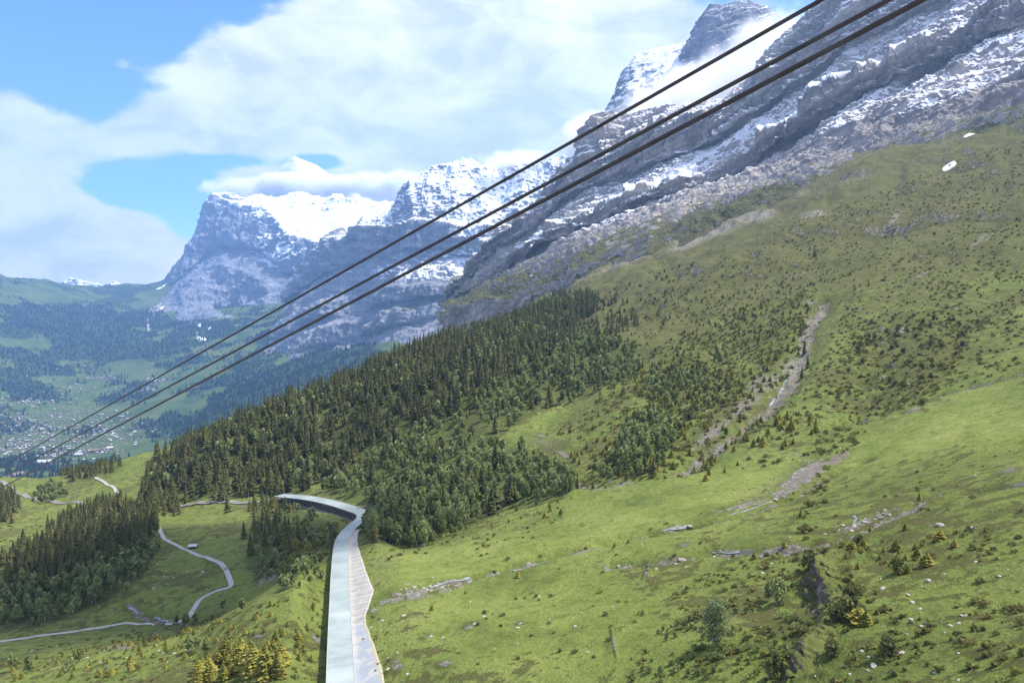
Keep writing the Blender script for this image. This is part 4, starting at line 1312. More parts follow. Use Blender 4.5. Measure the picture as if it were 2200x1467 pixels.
for px, w in [
    ([(1690, 815), (1682, 835), (1672, 855), (1655, 872)], 1.1), ([(1765, 676), (1755, 684), (1740, 690)], .8), ([(1660, 1078), (1630, 1088), (1600, 1098), (1565, 1108)], 0.5), ([(1478, 1131), (1455, 1136), (1425, 1141)], 0.9),
    ([(1590, 1186), (1565, 1189), (1530, 1186)], 0.5), ([(1835, 1108), (1838, 1120), (1832, 1132)], 0.6), ([(278, 1303), (288, 1312), (300, 1318)], 1.2), ([(335, 1325), (345, 1332), (362, 1336)], 1.0), ([(1010, 1242), (960, 1250), (925, 1262)], 0.6),
]:
    drape(px, w, "stream", M_WATER, 0.12, wiggle=1.4)
# ------------------------------------------------------------------ vegetation
def mat_leaf(name, lo, mid, hi):
    k = new_mat(name, 0.75, 0.15)
    oi = k.N('ShaderNodeObjectInfo')
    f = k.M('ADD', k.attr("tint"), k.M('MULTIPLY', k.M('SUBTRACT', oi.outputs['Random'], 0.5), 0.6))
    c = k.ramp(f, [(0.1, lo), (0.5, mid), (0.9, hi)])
    k.L(c, k.b.inputs['Base Color'])
    # leaves pass some light
    tr = k.N('ShaderNodeBsdfTranslucent')
    k.L(c, tr.inputs[0])
    mx = k.N('ShaderNodeMixShader')
    mx.inputs[0].default_value = 0.38
    k.L(k.b.outputs[0], mx.inputs[1]); k.L(tr.outputs[0], mx.inputs[2])
    out = [n for n in k.m.node_tree.nodes if n.type == 'OUTPUT_MATERIAL'][0]
    k.L(mx.outputs[0], out.inputs[0])
    return k.m


L_SPRUCE = mat_leaf("spruce needles", (0.060, 0.076, 0.030), (0.115, 0.126, 0.045), (0.185, 0.180, 0.065))
L_YOUNG = mat_leaf("young spruce needles", (0.11, 0.125, 0.025), (0.235, 0.230, 0.045), (0.38, 0.34, 0.075))
L_BROAD = mat_leaf("broad leaves", (0.115, 0.145, 0.050), (0.21, 0.25, 0.090), (0.32, 0.37, 0.145))
L_PINE = mat_leaf("dwarf pine needles", (0.065, 0.082, 0.032), (0.115, 0.135, 0.048), (0.19, 0.20, 0.070))
L_HEATH = mat_leaf("heath shrub twigs", (0.13, 0.125, 0.042), (0.22, 0.225, 0.060), (0.32, 0.33, 0.085))
M_BARK = simple_mat("bark", (0.10, 0.085, 0.07), 0.95, 0.4, 2.0)
M_BIRCH = simple_mat("birch bark", (0.42, 0.40, 0.36), 0.9, 0.4, 3.0)


def conifer(h, r, levels, per, seed, shape=0.9, droop=0.35, base=0.06, core=True):
    """tapered trunk + whorls of ragged drooping boughs; returns v, quads, tint, matidx"""
    g = np.random.default_rng(seed)
    V = []; F = []; T = []; MI = []
    n = 0
    # trunk
    for z, rr in ((0 - 0.08 * h, 0.016 * h), (h * 0.97, 0.002 * h)):
        for k in range(5):
            a = 2 * math.pi * k / 5
            V.append((rr * math.cos(a), rr * math.sin(a), z)); T.append(0.4)
    for k in range(5):
        F.append((k, (k + 1) % 5, 5 + (k + 1) % 5, 5 + k)); MI.append(1)
    n = 10
    if core:  # inner cone in the darkest tint: shade within the crown put into the colour
        m = 7
        zs = [base * h, 0.25 * h, 0.55 * h, 0.98 * h]; rs = [0.45 * r, 0.50 * r, 0.28 * r, 0.01]
        for z, rr in zip(zs, rs):
            for k in range(m):
                a = 2 * math.pi * k / m + z
                q = rr * (0.8 + 0.4 * g.random())
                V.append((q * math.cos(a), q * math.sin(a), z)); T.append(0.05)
        for i in range(3):
            for k in range(m):
                F.append((n + i * m + k, n + i * m + (k + 1) % m, n + (i + 1) * m + (k + 1) % m, n + (i + 1) * m + k)); MI.append(0)
        n += 4 * m
    for i in range(levels):
        f = i / (levels - 1)
        z0 = h * (base + (0.97 - base) * f ** 0.9)
        R0 = r * ((1 - f) ** shape) * (0.55 + 0.45 * min(1, (f + 0.12) / 0.25)) + 0.012 * h
        cnt = max(4, int(per * (0.55 + 0.45 * (1 - f))))
        off = g.random() * 6.28
        for k in range(cnt):
            a = off + 2 * math.pi * (k + 0.5 * g.random()) / cnt
            l = R0 * (0.72 + 0.5 * g.random())
            dz = -droop * l * (0.7 + 0.6 * g.random()) + 0.12 * l * f
            w = max(0.30 * l, 0.020 * h) * (0.8 + 0.5 * g.random())
            ca, sa = math.cos(a), math.sin(a)
            tb = 0.25 + 0.5 * g.random()
            zj = z0 + (g.random() - .5) * 0.03 * h
            p = [(0.08 * l * ca, 0.08 * l * sa, zj + 0.03 * h),
                 (0.60 * l * ca - w * sa, 0.60 * l * sa + w * ca, zj + dz * 0.55 - 0.014 * h),
                 (l * ca, l * sa, zj + dz * 0.80),
                 (0.60 * l * ca + w * sa, 0.60 * l * sa - w * ca, zj + dz * 0.55 - 0.014 * h)]
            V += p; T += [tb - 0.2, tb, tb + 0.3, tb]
            # a hanging curtain under the bough
            V += [(0.25 * l * ca, 0.25 * l * sa, zj), (0.95 * l * ca, 0.95 * l * sa, zj + dz * 0.75),
                  (0.80 * l * ca, 0.80 * l * sa, zj + dz * 0.8 - 0.035 * h), (0.3 * l * ca, 0.3 * l * sa, zj - 0.045 * h)]
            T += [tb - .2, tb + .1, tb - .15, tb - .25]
            F += [(n, n + 1, n + 2, n + 3), (n + 4, n + 5, n + 6, n + 7)]; MI += [0, 0]
            n += 8
    return np.array(V, float), np.array(F), np.clip(np.array(T, float), 0, 1), np.array(MI)


def broad(h, r, leaves, seed, size=0.5, lobes=7, stems=3, z0=0.12):
    g = np.random.default_rng(seed)
    V = []; F = []; T = []; MI = []; n = 0
    for s_ in range(stems):
        a = g.random() * 6.28; l = r * 0.35 * (s_ > 0)
        tx, ty, tz = l * math.cos(a), l * math.sin(a), h * (0.62 + .2 * g.random())
        for f in (0, 1):
            for k in range(4):
                b = 1.57 * k; rr = (0.016 if f == 0 else 0.004) * h
                V.append((tx * f + rr * math.cos(b), ty * f + rr * math.sin(b), -0.06 * h + f * tz)); T.append(.5)
        for k in range(4):
            F.append((n + k, n + (k + 1) % 4, n + 4 + (k + 1) % 4, n + 4 + k)); MI.append(1)
        n += 8
    cen = []
    for i in range(lobes):
        f = (i + .5) / lobes
        zz = h * (z0 + (1 - z0) * (0.22 + 0.62 * f))
        rr = r * (1.0 - 0.55 * abs(f - 0.35) * 1.5)
        a = g.random() * 6.28; d = r * 0.48 * g.random() * (1 - 0.5 * f)
        cen.append((d * math.cos(a), d * math.sin(a), zz, rr * (0.42 + 0.22 * g.random()), h * 0.17 * (0.8 + .5 * g.random()), g.random()))
    for i in range(leaves):
        c = cen[i % lobes]
        d = g.normal(size=3); d /= np.linalg.norm(d)
        q = (0.55 + 0.55 * g.random() ** 0.6)
        p = np.array([c[0] + d[0] * c[3] * q, c[1] + d[1] * c[3] * q, c[2] + d[2] * c[4] * q])
        if p[2] < 0.02 * h: p[2] = 0.02 * h + g.random() * .1 * h
        a = g.normal(size=3); a /= np.linalg.norm(a)
        b = np.cross(a, d * 0.7 + g.normal(size=3) * 0.4); b /= np.linalg.norm(b) + 1e-9
        s_ = size * (0.6 + 0.8 * g.random())
        tb = 0.30 + 0.25 * c[5] + 0.15 * g.random() + 0.12 * d[2]
        V += [tuple(p - a * s_ - b * s_ * .5), tuple(p + a * s_ * .3 - b * s_ * .8), tuple(p + a * s_ + b * s_ * .4), tuple(p - a * s_ * .2 + b * s_ * .8)]
        T += [tb] * 4
        F.append((n, n + 1, n + 2, n + 3)); MI.append(0); n += 4
    return np.array(V, float), np.array(F), np.clip(np.array(T, float), 0, 1), np.array(MI)


_qa = (GZ - CAMZ) / GY
_run = np.maximum.accumulate(_qa, axis=0)
_hide = (_run - _qa) * GY                      # metres hidden behind nearer ground
_k = (slice(None, None, 2), slice(None, None, 2))
cU, cV, cY, cX, cH = GU[_k], GV[_k], GY[_k], GX[_k], _hide[_k]
cArea = (cY ** 2) * (gl[1] - gl[0]) * 2 * (ga[1] - ga[0]) * 2
_st = steep[_k]


def scatter(poly, spacing, seed, maxhide=14, noise=None, maxn=4000, edge=18):
    g = np.random.default_rng(seed)
    ju = cU + edge * perlin(cX / 18, cY / 18, np.full(cX.shape, seed * 1.7)); jv = cV + edge * .5 * perlin(cX / 18, cY / 18, np.full(cX.shape, seed * 2.3 + 5))
    m = inpoly(ju, jv, poly) & (cH < maxhide) & (cY > 60)
    w = cArea * m
    if noise is not None:
        sc, th = noise
        w = w * sstep(th - .12, th + .12, fbm(cX / sc, cY / sc, np.full(cX.shape, seed + .5), 3))
    tot = w.sum()
    n = int(min(maxn, tot / spacing ** 2))
    if n <= 0: return np.zeros((0, 3))
    idx = g.choice(w.size, n, p=(w / tot).ravel())
    X = cX.ravel()[idx]; Y = cY.ravel()[idx]
    a = X / Y + (g.random(n) - .5) * (ga[1] - ga[0]) * 2
    Y = Y * np.exp((g.random(n) - .5) * (gl[1] - gl[0]) * 2)
    X = a * Y
    # thin out crowding and keep the gallery, railway and paths clear
    keep = np.ones(n, bool)
    cell = {}
    for i in range(n):
        k = (int(X[i] // (spacing * .7)), int(Y[i] // (spacing * .7)))
        if k in cell: keep[i] = False
        cell[k] = 1
    d = seg_dist(X, Y, GALP[::4])[0]
    keep &= d > 5.5
    return np.stack([X, Y, hgrid(X, Y)], -1)[keep]


def atpx(lst, src=hit):
    """[(u, v, height, width factor)] -> ground points"""
    h = src([p[0] for p in lst], [p[1] for p in lst])
    return h


def merged(name, protos, P_, sc, mats, label, cat, wide=None, seed=0, group=None):
    g = np.random.default_rng(seed)
    Vs = []; Fs = []; Ts = []; Ms = []; n = 0
    for i, p in enumerate(P_):
        v, f, t, mi = protos[g.integers(len(protos))]
        a = g.random() * 6.28
        c, s_ = math.cos(a), math.sin(a)
        w = (wide[i] if wide is not None else 1.0) * sc[i]
        q = np.empty_like(v)
        q[:, 0] = (v[:, 0] * c - v[:, 1] * s_) * w + p[0]
        q[:, 1] = (v[:, 0] * s_ + v[:, 1] * c) * w + p[1]
        q[:, 2] = v[:, 2] * sc[i] + p[2]
        Vs.append(q); Fs.append(f + n); Ms.append(mi)
        Ts.append(np.clip(t + (g.random() - .5) * 0.65, 0, 1)); n += len(v)
    me = mesh_np(name, np.concatenate(Vs), np.concatenate(Fs), mats, False, {"tint": np.concatenate(Ts)}, np.concatenate(Ms))
    return tag(link(name, me), label, cat, group, "stuff")


def make_protos(name, arrs, mats, split):
    """meshes for individual trees; split=True gives crown and trunk meshes"""
    out = []
    for v, f, t, mi in arrs:
        if not split:
            out.append(mesh_np(name, v, f, mats, False, {"tint": t}, mi))
        else:
            res = []
            for k in (0, 1):
                ff = f[mi == k]
                ids = np.unique(ff); mp = np.full(len(v), -1); mp[ids] = np.arange(len(ids))
                res.append(mesh_np(name, v[ids], mp[ff], mats[k], False, {"tint": t[ids]}))
            out.append(tuple(res))
    return out


def plant(kind, cat, arrs_near, arrs_far, mats, P_, H, labels, group, rest_name, rest_label, wide=None, nmax=300, href=1.0, split_px=17.0, seed=1, single=False):
    """the nmax that show largest become things, the rest one object"""
    g = np.random.default_rng(seed)
    H = np.asarray(H, float)
    vis_sz = H / P_[:, 1] * FPX * 1024 / 2200
    order = np.argsort(-vis_sz)
    W = np.ones(len(P_)) if wide is None else np.asarray(wide, float)
    pr1 = make_protos(kind, arrs_near, mats, False)
    pr2 = make_protos(kind, arrs_near, mats, True)
    for i in order[:nmax]:
        x, y, z = P_[i]
        s = H[i] / href
        k = g.integers(len(pr1)); rz = g.random() * 6.28
        lab = labels(i) if callable(labels) else labels
        if isinstance(lab, tuple): lab, grp = lab
        else: grp = group
        if vis_sz[i] > split_px and not single:
            root = empty(kind, (x, y, z), rz)
            root.scale = (s * W[i], s * W[i], s)
            tag(root, lab, cat, grp)
            link("crown", pr2[k][0], root); link("trunk", pr2[k][1], root)
        else:
            o = link(kind, pr1[k])
            o.location = (x, y, z); o.rotation_euler = (0, 0, rz); o.scale = (s * W[i], s * W[i], s)
            tag(o, lab, cat, grp)
    rest = order[nmax:]
    if len(rest):
        merged(rest_name, arrs_far, P_[rest], H[rest] / href, mats, rest_label, cat, W[rest], seed + 5)
    print("PLANT", kind, "total", len(P_), "rest", len(rest))


def sized(H, i, names):
    q = np.quantile(H, [.33, .67])
    return names[0] if H[i] > q[1] else names[1] if H[i] > q[0] else names[2]


def third(val, a, b, names):
    return names[int(np.clip((val - a) / (b - a) * len(names), 0, len(names) - 1))]


# ---- where things grow (photo outlines of the stands)
g = np.random.default_rng(21)
sp = [scatter(FOREST, 5.3, 1, 18, (26, -.42), maxn=3600, edge=34), scatter(MIXED, 10.0, 2, 12, (30, 0), edge=34), scatter([(0, 1300), (0, 1215), (80, 1165), (160, 1110), (200, 1085), (330, 1085), (342, 1130), (320, 1190), (240, 1215), (120, 1260)], 4.6, 3, 16),
      scatter([(530, 1200), (535, 1090), (560, 1078), (620, 1090), (640, 1180), (560, 1230)], 8.5, 4, 12),
      scatter([(250, 940), (300, 922), (380, 915), (420, 905), (400, 925), (300, 940), (250, 950)], 7, 5, 30),
      scatter([(-40, 1100), (0, 1050), (45, 1075), (50, 1100), (0, 1130), (-40, 1130)], 6, 6, 20),
      scatter([(130, 1020), (150, 1000), (220, 990), (262, 1000), (250, 1018), (160, 1032)], 7, 7, 30), scatter([(340, 1110), (355, 1065), (385, 1070), (385, 1112)], 6, 8, 14),
      scatter([(860, 720), (960, 640), (1080, 620), (1060, 650), (960, 700), (900, 735)], 8, 9, 400), scatter([(1220, 650), (1330, 630), (1370, 690), (1300, 760), (1200, 790)], 12, 10, 14, None, 400, 30)]
hh = [7 + 13.5 * g.random(len(sp[0])) ** 0.8, g.uniform(8, 16, len(sp[1])), g.uniform(7, 14, len(sp[2])), g.uniform(6, 12, len(sp[3])), g.uniform(10, 16, len(sp[4])), g.uniform(9, 14, len(sp[5])), g.uniform(9, 14, len(sp[6])), g.uniform(8, 14, len(sp[7])), g.uniform(14, 22, len(sp[8])), g.uniform(5, 13, len(sp[9]))]
extra = [(1750, 552, 11), (490, 1100, 15), (1240, 1050, 9), (1220, 1055, 10), (1345, 1010, 8), (1385, 1015, 10), (1405, 1018, 9), (1720, 720, 9), (1728, 760, 10), (1735, 790, 9), (1722, 812, 8), (1845, 760, 9), (1850, 745, 7), (1380, 790, 8), (1590, 905, 6), (1490, 790, 5)]
eh = atpx(extra)
sp.append(eh); hh.append(np.array([e[2] for e in extra]))
SPP = np.concatenate(sp); SPH = np.concatenate(hh)
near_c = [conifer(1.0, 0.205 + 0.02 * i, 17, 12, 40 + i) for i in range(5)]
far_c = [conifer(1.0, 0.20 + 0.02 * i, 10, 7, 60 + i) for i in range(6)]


def sp_label(i):
    x, y, z = SPP[i]
    u, v = proj(x, y, z)
    sz = sized(SPH, i, ["tall", "middling", "short"])
    if u < 345 and v > 1085:
        return (sz + " dark spruce, wood below the railway, " + third(u, 60, 330, ["far left end", "left half", "right half", "end by the path"]) + third(v, 1090, 1260, [", upper side", ", middle", ", lower side"]), "spruces of the wood below the railway")
    if 520 < u < 720 and v > 1070:
        return (sz + " brownish spruce in the gully under the far gallery stretch, " + third(u, 530, 640, ["on the meadow side", "in mid gully", "near the retaining wall"]), "spruces in the gully below the gallery")
    if u > 1180:
        return (sz + " dark spruce standing on the open slope, " + third(u, 1200, 1760, ["by the edge of the leafy wood", "below the stream gully", "beside the stream gully"]), "spruces on the open slope")
    if v > 1080 and u > 760: return (sz + " dark spruce among leafy trees uphill of the gallery bend", "spruces among the leafy trees")
    if u < 100: return (sz + " dark spruce in the small stand at the left edge beside the railway", "spruces at the left edge")
    if u < 460 and v > 1060: return (sz + " dark spruce standing right at the railway left of the gallery mouth", "spruces by the railway")
    if u < 270 and v > 980: return (sz + " dark spruce in the row behind the first meadow crest", "spruces of the row behind the crest")
    if u < 460: return (sz + " dark spruce at the left end of the dense forest, " + third(v, 920, 1060, ["on the meadow hill's skyline", "above the bright meadow", "just above the railway"]), "spruces at the left end of the forest")
    return (sz + " brown-green spruce, dense forest " + third(u, 460, 1250, ["above the railway", "above the gallery mouth", "above the gallery bend", "toward the open slope"]) + third(v, 700, 1060, [", back rows", ", upper middle rows", ", lower middle rows", ", front rows"]), "spruces of the dense forest")


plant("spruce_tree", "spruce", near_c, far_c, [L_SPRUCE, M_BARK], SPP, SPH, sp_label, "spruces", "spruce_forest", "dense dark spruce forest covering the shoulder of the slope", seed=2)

# ---- leafy trees
bp = [scatter(MIXED, 6.6, 11, 10, (28, -.14), edge=34), scatter(MIXLOW, 5.4, 12, 8),
      scatter([(0, 1350), (0, 1260), (120, 1240), (240, 1210), (330, 1160), (345, 1180), (310, 1240), (250, 1290), (180, 1315), (80, 1345)], 4.4, 13, 10),
      scatter([(545, 1235), (560, 1090), (620, 1085), (700, 1120), (735, 1135), (715, 1180), (650, 1200), (600, 1250)], 5.4, 14, 10, (18, -.12)),
      scatter([(600, 1262), (640, 1215), (690, 1185), (702, 1215), (700, 1240), (640, 1275)], 3.3, 15, 6),
      scatter([(1290, 1020), (1340, 930), (1400, 895), (1450, 910), (1455, 960), (1400, 1022), (1330, 1035)], 5.0, 16, 8),
      scatter([(1400, 790), (1500, 770), (1545, 850), (1500, 900), (1430, 880), (1380, 840)], 7.5, 17, 8),
      scatter([(70, 1060), (120, 1030), (140, 1070), (115, 1078), (80, 1078)], 5, 18, 10), scatter([(1000, 1010), (1120, 965), (1215, 1010), (1130, 1050), (1050, 1050)], 8, 19, 8),
      scatter(FOREST, 12, 20, 10, (60, 0.0))]
bh = [g.uniform(5, 12, len(bp[0])), g.uniform(6, 12, len(bp[1])), g.uniform(4.5, 9, len(bp[2])), g.uniform(2.5, 6, len(bp[3])), g.uniform(2.5, 5, len(bp[4])), g.uniform(3.5, 8, len(bp[5])), g.uniform(3, 7, len(bp[6])), g.uniform(5, 8, len(bp[7])), g.uniform(4, 8, len(bp[8])), g.uniform(9, 15, len(bp[9]))]
extra = [(400, 1345, 6), (420, 1340, 5), (380, 1340, 4.5), (480, 1310, 5), (520, 1312, 4), (1325, 1000, 9), (1390, 995, 11), (1630, 740, 8), (1350, 740, 9), (1880, 735, 8), (1540, 760, 7), (1455, 770, 8), (1430, 690, 7), (425, 1400, 5), (445, 1410, 5.5), (405, 1398, 4),
         (170, 1420, 4), (150, 1440, 4.5), (30, 1440, 6), (60, 1445, 6), (410, 1400, 5), (1668, 1296, 5.5), (1652, 1290, 4.0), (1680, 1290, 4.2), (1665, 1450, 4.0), (1650, 1458, 3.5), (1420, 1462, 3), (1560, 940, 6), (1430, 930, 8), (1160, 1070, 10), (950, 1130, 8), (1090, 1075, 8), (1640, 800, 5), (1510, 650, 6), (1340, 850, 7)]
eh = atpx(extra); bp.append(eh); bh.append(np.array([e[2] for e in extra], float))
BP = np.concatenate(bp); BH = np.concatenate(bh)
near_b = [broad(1.0, 0.27 + 0.03 * i, 460, 80 + i, 0.045, 8 + i) for i in range(5)]
far_b = [broad(1.0, 0.29 + 0.03 * i, 130, 90 + i, 0.085, 6 + i, 1) for i in range(6)]


def br_label(i):
    x, y, z = BP[i]
    u, v = proj(x, y, z)
    sz = sized(BH, i, ["large", "middling", "small"])
    if u < 350 and v < 1100: return (sz + " leafy tree in the dark clump beside the railway at far left", "leafy trees beside the railway")
    if u < 350 and v < 1350: return (sz + " rounded leafy tree in the shaded wood at lower left, " + third(u, 0, 340, ["by the photo's edge", "in its middle", "at its right end"]), "leafy trees of the lower left wood")
    if u < 520 and v > 1290: return (sz + " grey-green leafy tree on the knoll near the gravel path, " + third(u, 0, 500, ["at the far left", "left of the white stones", "beside the path junction"]), "leafy trees beside the path")
    if u < 755: return (sz + " leafy tree in the gully left of the gallery, " + third(v, 1080, 1270, ["under the retaining wall", "in mid gully", "at its lower end by the knoll"]), "leafy trees left of the gallery")
    if u < 1260: return (sz + " grey-green leafy tree behind the gallery bend, " + third(u, 780, 1240, ["beside the gallery", "near the gallery", "mid wood", "right edge of the wood"]) + third(v, 880, 1170, [", high up", ", half way up", ", lower rows", ", front row"]), "leafy trees behind the gallery bend")
    return (sz + " pale leafy tree on the open upper slope, " + third(v, 650, 1030, ["far up near the stream", "in the thicket left of the gully", "in the dark thicket above the meadow"]), "leafy trees of the upper thickets")


plant("leafy_tree", "tree", near_b, far_b, [L_BROAD, M_BIRCH], BP, BH, br_label, "leafy trees", "leafy_wood", "grey-green leafy wood mixed with spruces", seed=3)

# ---- young yellow-green spruces
SLOPE = [(1040, 1030), (1200, 920), (1300, 830), (1420, 740), (1500, 690), (1650, 640), (1740, 660), (1720, 760), (1640, 850), (1560, 930), (1460, 1010), (1300, 1040), (1240, 1060), (1200, 1010), (1120, 975)]
yp = [scatter(SLOPE, 8.0, 31, 4, (60, -.05)), scatter([(1480, 1010), (1600, 930), (1700, 880), (1760, 890), (1760, 930), (1600, 990), (1500, 1050)], 8, 32, 4),
      scatter([(420, 1467), (440, 1420), (520, 1400), (600, 1380), (620, 1460)], 3.2, 33, 3), scatter([(0, 1420), (200, 1390), (450, 1340), (560, 1300), (690, 1300), (690, 1420), (300, 1460), (0, 1467)], 5.5, 34, 3),
      scatter([(850, 1140), (1060, 1090), (1230, 1070), (1200, 1110), (950, 1150), (880, 1180)], 8, 35, 3),
      scatter([(1700, 1180), (1900, 1130), (2030, 1150), (2050, 1210), (1900, 1240), (1800, 1230)], 7, 36, 3),
      scatter([(1270, 700), (1500, 600), (1750, 560), (1900, 600), (1800, 660), (1500, 700), (1350, 760)], 15, 37, 4), scatter([(540, 1180), (700, 1110), (700, 1190), (600, 1240)], 9, 38, 6)]
yh = [g.uniform(1.8, 4.5, len(yp[0])), g.uniform(2.0, 4.5, len(yp[1])), g.uniform(3.0, 6.5, len(yp[2])), g.uniform(0.8, 2.6, len(yp[3])), g.uniform(1, 3, len(yp[4])), g.uniform(.8, 2.0, len(yp[5])), g.uniform(1.5, 4, len(yp[6])), g.uniform(2, 5, len(yp[7]))]
extra = [(1700, 922, 6, 1), (1668, 915, 5.5, 1), (1740, 905, 4.5, 1), (1635, 905, 4, 1), (545, 1445, 8, 1), (570, 1455, 8.5, 1), (530, 1440, 7, 1), (596, 1450, 6, 1), (450, 1460, 5.5, 1), (480, 1462, 5, 1), (1112, 1240, 2.2, 1), (928, 1310, 1.8, 1.2), (1205, 1105, 3, 1), (1170, 1112, 3.4, .9),
         (1845, 1335, 2.6, 1.8), (1860, 1340, 2.3, 1.7), (1900, 1405, 3.2, 1.0), (1930, 1232, 3.4, .9), (1990, 1215, 2.6, 1.7), (1970, 1200, 2.2, 1.7), (2020, 1160, 2.2, 1.8), (2050, 1175, 1.6, 1.6), (1830, 1180, 2.2, 1.7), (1925, 1180, 2.2, 1.7), (1855, 1175, 2.0, 1.6), (1950, 1230, 1.5, 1.4),
         (1320, 1175, 1.6, 1.2), (1350, 1165, 1.2, 1.3), (1260, 1178, 1.2, 1.4), (640, 1375, 2.6, 1.4), (1620, 1200, 1.8, 1.2), (1685, 1175, 1.6, 1.2), (280, 1440, 3, 1), (240, 1450, 2.5, 1), (660, 1350, 2.0, 1.2), (1720, 1110, 2.6, .8), (1975, 1075, 2.4, .8)]
eh = atpx(extra); yp.append(eh); yh.append(np.array([e[2] for e in extra], float))
YP = np.concatenate(yp); YH = np.concatenate(yh)
YW = np.concatenate([np.full(len(a), 1.15) for a in yp[:-1]] + [np.array([e[3] for e in extra], float)])
near_y = [conifer(1.0, 0.34 + 0.03 * i, 13, 12, 140 + i, 0.8, 0.10, 0.02) for i in range(5)]
far_y = [conifer(1.0, 0.36 + 0.03 * i, 7, 7, 160 + i, 0.8, 0.12, 0.02) for i in range(5)]


def yo_label(i):
    x, y, z = YP[i]
    u, v = proj(x, y, z)
    sz = sized(YH, i, ["larger", "knee-high to head-high", "tiny"]) if False else sized(YH, i, ["larger", "middling", "tiny"])
    if 415 < u < 630 and v > 1375: return (sz + " bushy yellow-green spruce, bottom left clump, " + third(u, 420, 620, ["on its left side", "in its middle", "on its right side"]) + third(v, 1380, 1467, [", at the back", ", in front"]), "spruces of the bottom left clump")
    if u < 760: return (sz + " yellowish young spruce on the knoll left of the gallery, " + third(u, 0, 700, ["near the photo's left edge", "above the white stones", "by the spruce clump", "close to the gallery"]), "small spruces left of the gallery")
    if v > 1120 and u > 1650: return (sz + " low bushy yellow-green spruce around the crag, " + third(u, 1650, 2060, ["left of it", "just above it", "among the boulders right of it"]), "low spruces around the rocky outcrop")
    if v > 1060: return (sz + " young yellow-green spruce on the open meadow right of the gallery, " + third(u, 850, 1650, ["near the leafy wood", "in mid meadow", "towards the streams"]), "small spruces on the open meadow")
    return (sz + " yellow-green spruce, upper slope, " + third(u, 1050, 1800, ["by clearing", "above the dark thicket", "left of the stream gully", "beside or beyond the stream gully"]) + third(v, 600, 1060, [" (far up)", " (half way)", " (low)"]), "small spruces of the upper slope")


plant("young_spruce", "spruce", near_y, far_y, [L_YOUNG, M_BARK], YP, YH, yo_label, "young spruces", "young_spruce_thicket", "scattered young yellow-green spruces on the slope", YW, seed=4)

# ---- dwarf pines (dark) and heath shrubs
dp = [scatter([(1830, 760), (1850, 690), (1960, 680), (2110, 690), (2090, 740), (1990, 830), (1940, 870), (1870, 830)], 8, 41, 5, (22, -.05)), scatter([(1400, 700), (1550, 640), (1740, 640), (1640, 700), (1500, 740), (1360, 790)], 13, 42, 5, (40, 0)),
      scatter([(1270, 1020), (1330, 930), (1440, 790), (1560, 760), (1560, 860), (1480, 940), (1400, 1030)], 8, 43, 6), scatter([(1000, 760), (1300, 620), (1500, 560), (1400, 680), (1250, 740)], 17, 44, 5),
      scatter([(1700, 600), (2200, 540), (2200, 700), (1900, 700)], 15, 45, 4, (50, 0.02)), scatter([(1280, 620), (1500, 560), (2200, 400), (2200, 540), (1600, 600), (1400, 660)], 22, 47, 4, (60, 0.05)), scatter([(1770, 1290), (1850, 1250), (1860, 1320), (1800, 1350)], 2.6, 46, 3)]
dh = [g.uniform(1.5, 4, len(dp[0])), g.uniform(1.5, 4, len(dp[1])), g.uniform(2, 5, len(dp[2])), g.uniform(2, 5, len(dp[3])), g.uniform(1, 2.5, len(dp[4])), g.uniform(1, 2.6, len(dp[5])), g.uniform(1.2, 2.4, len(dp[6]))]
extra = [(1742, 1225, 5.0), (1755, 1232, 4.2), (1775, 1205, 3.4), (1815, 1325, 3.6), (1800, 1335, 3.0), (1830, 1318, 3.0), (1845, 1170, 2.6), (1905, 1408, 3.0), (1785, 1408, 2.8), (1925, 1232, 3.0), (1750, 1228, 3.5), (2000, 745, 5), (1980, 750, 4), (1940, 760, 4)]
eh = atpx(extra); dp.append(eh); dh.append(np.array([e[2] for e in extra], float))
DP = np.concatenate(dp); DH = np.concatenate(dh)
near_d = [broad(1.0, 0.62 + .05 * i, 300, 180 + i, 0.075, 7, 2, 0.0) for i in range(4)]
far_d = [broad(1.0, 0.62 + .05 * i, 70, 190 + i, 0.15, 5, 1, 0.0) for i in range(5)]


def dw_label(i):
    x, y, z = DP[i]
    u, v = proj(x, y, z)
    sz = sized(DH, i, ["large", "middling", "small"])
    if v > 1120: return (sz + " dark dwarf pine at the crag, " + third(v, 1165, 1420, ["on top of it", "beside its pale face", "below its foot"]) + third(u, 1735, 1930, [" on the left", " in the middle", " on the right"]), "dwarf pines at the crag")
    if u > 1800: return (sz + " dark dwarf pine in the hollow of the upper right slope, " + third(u, 1800, 2150, ["on its left side", "in its middle", "on its right side"]), "dwarf pines of the upper right hollow")
    if v > 760: return (sz + " dark dwarf pine in the thicket below the stream gully, " + third(v, 760, 1030, ["at the top", "half way down", "at the lower end"]), "dwarf pines of the thicket below the gully")
    return (sz + " dark dwarf pine dotted over the high pasture, " + third(u, 1000, 1800, ["near the forest edge", "in the middle", "towards the stream"]), "dwarf pines of the high pasture")


plant("dwarf_pine", "dwarf pine", near_d, far_d, [L_PINE, M_BARK], DP, DH, dw_label, "dwarf pines", "dwarf_pine_scrub", "dark dwarf pine scrub dotted over the slope", seed=5)

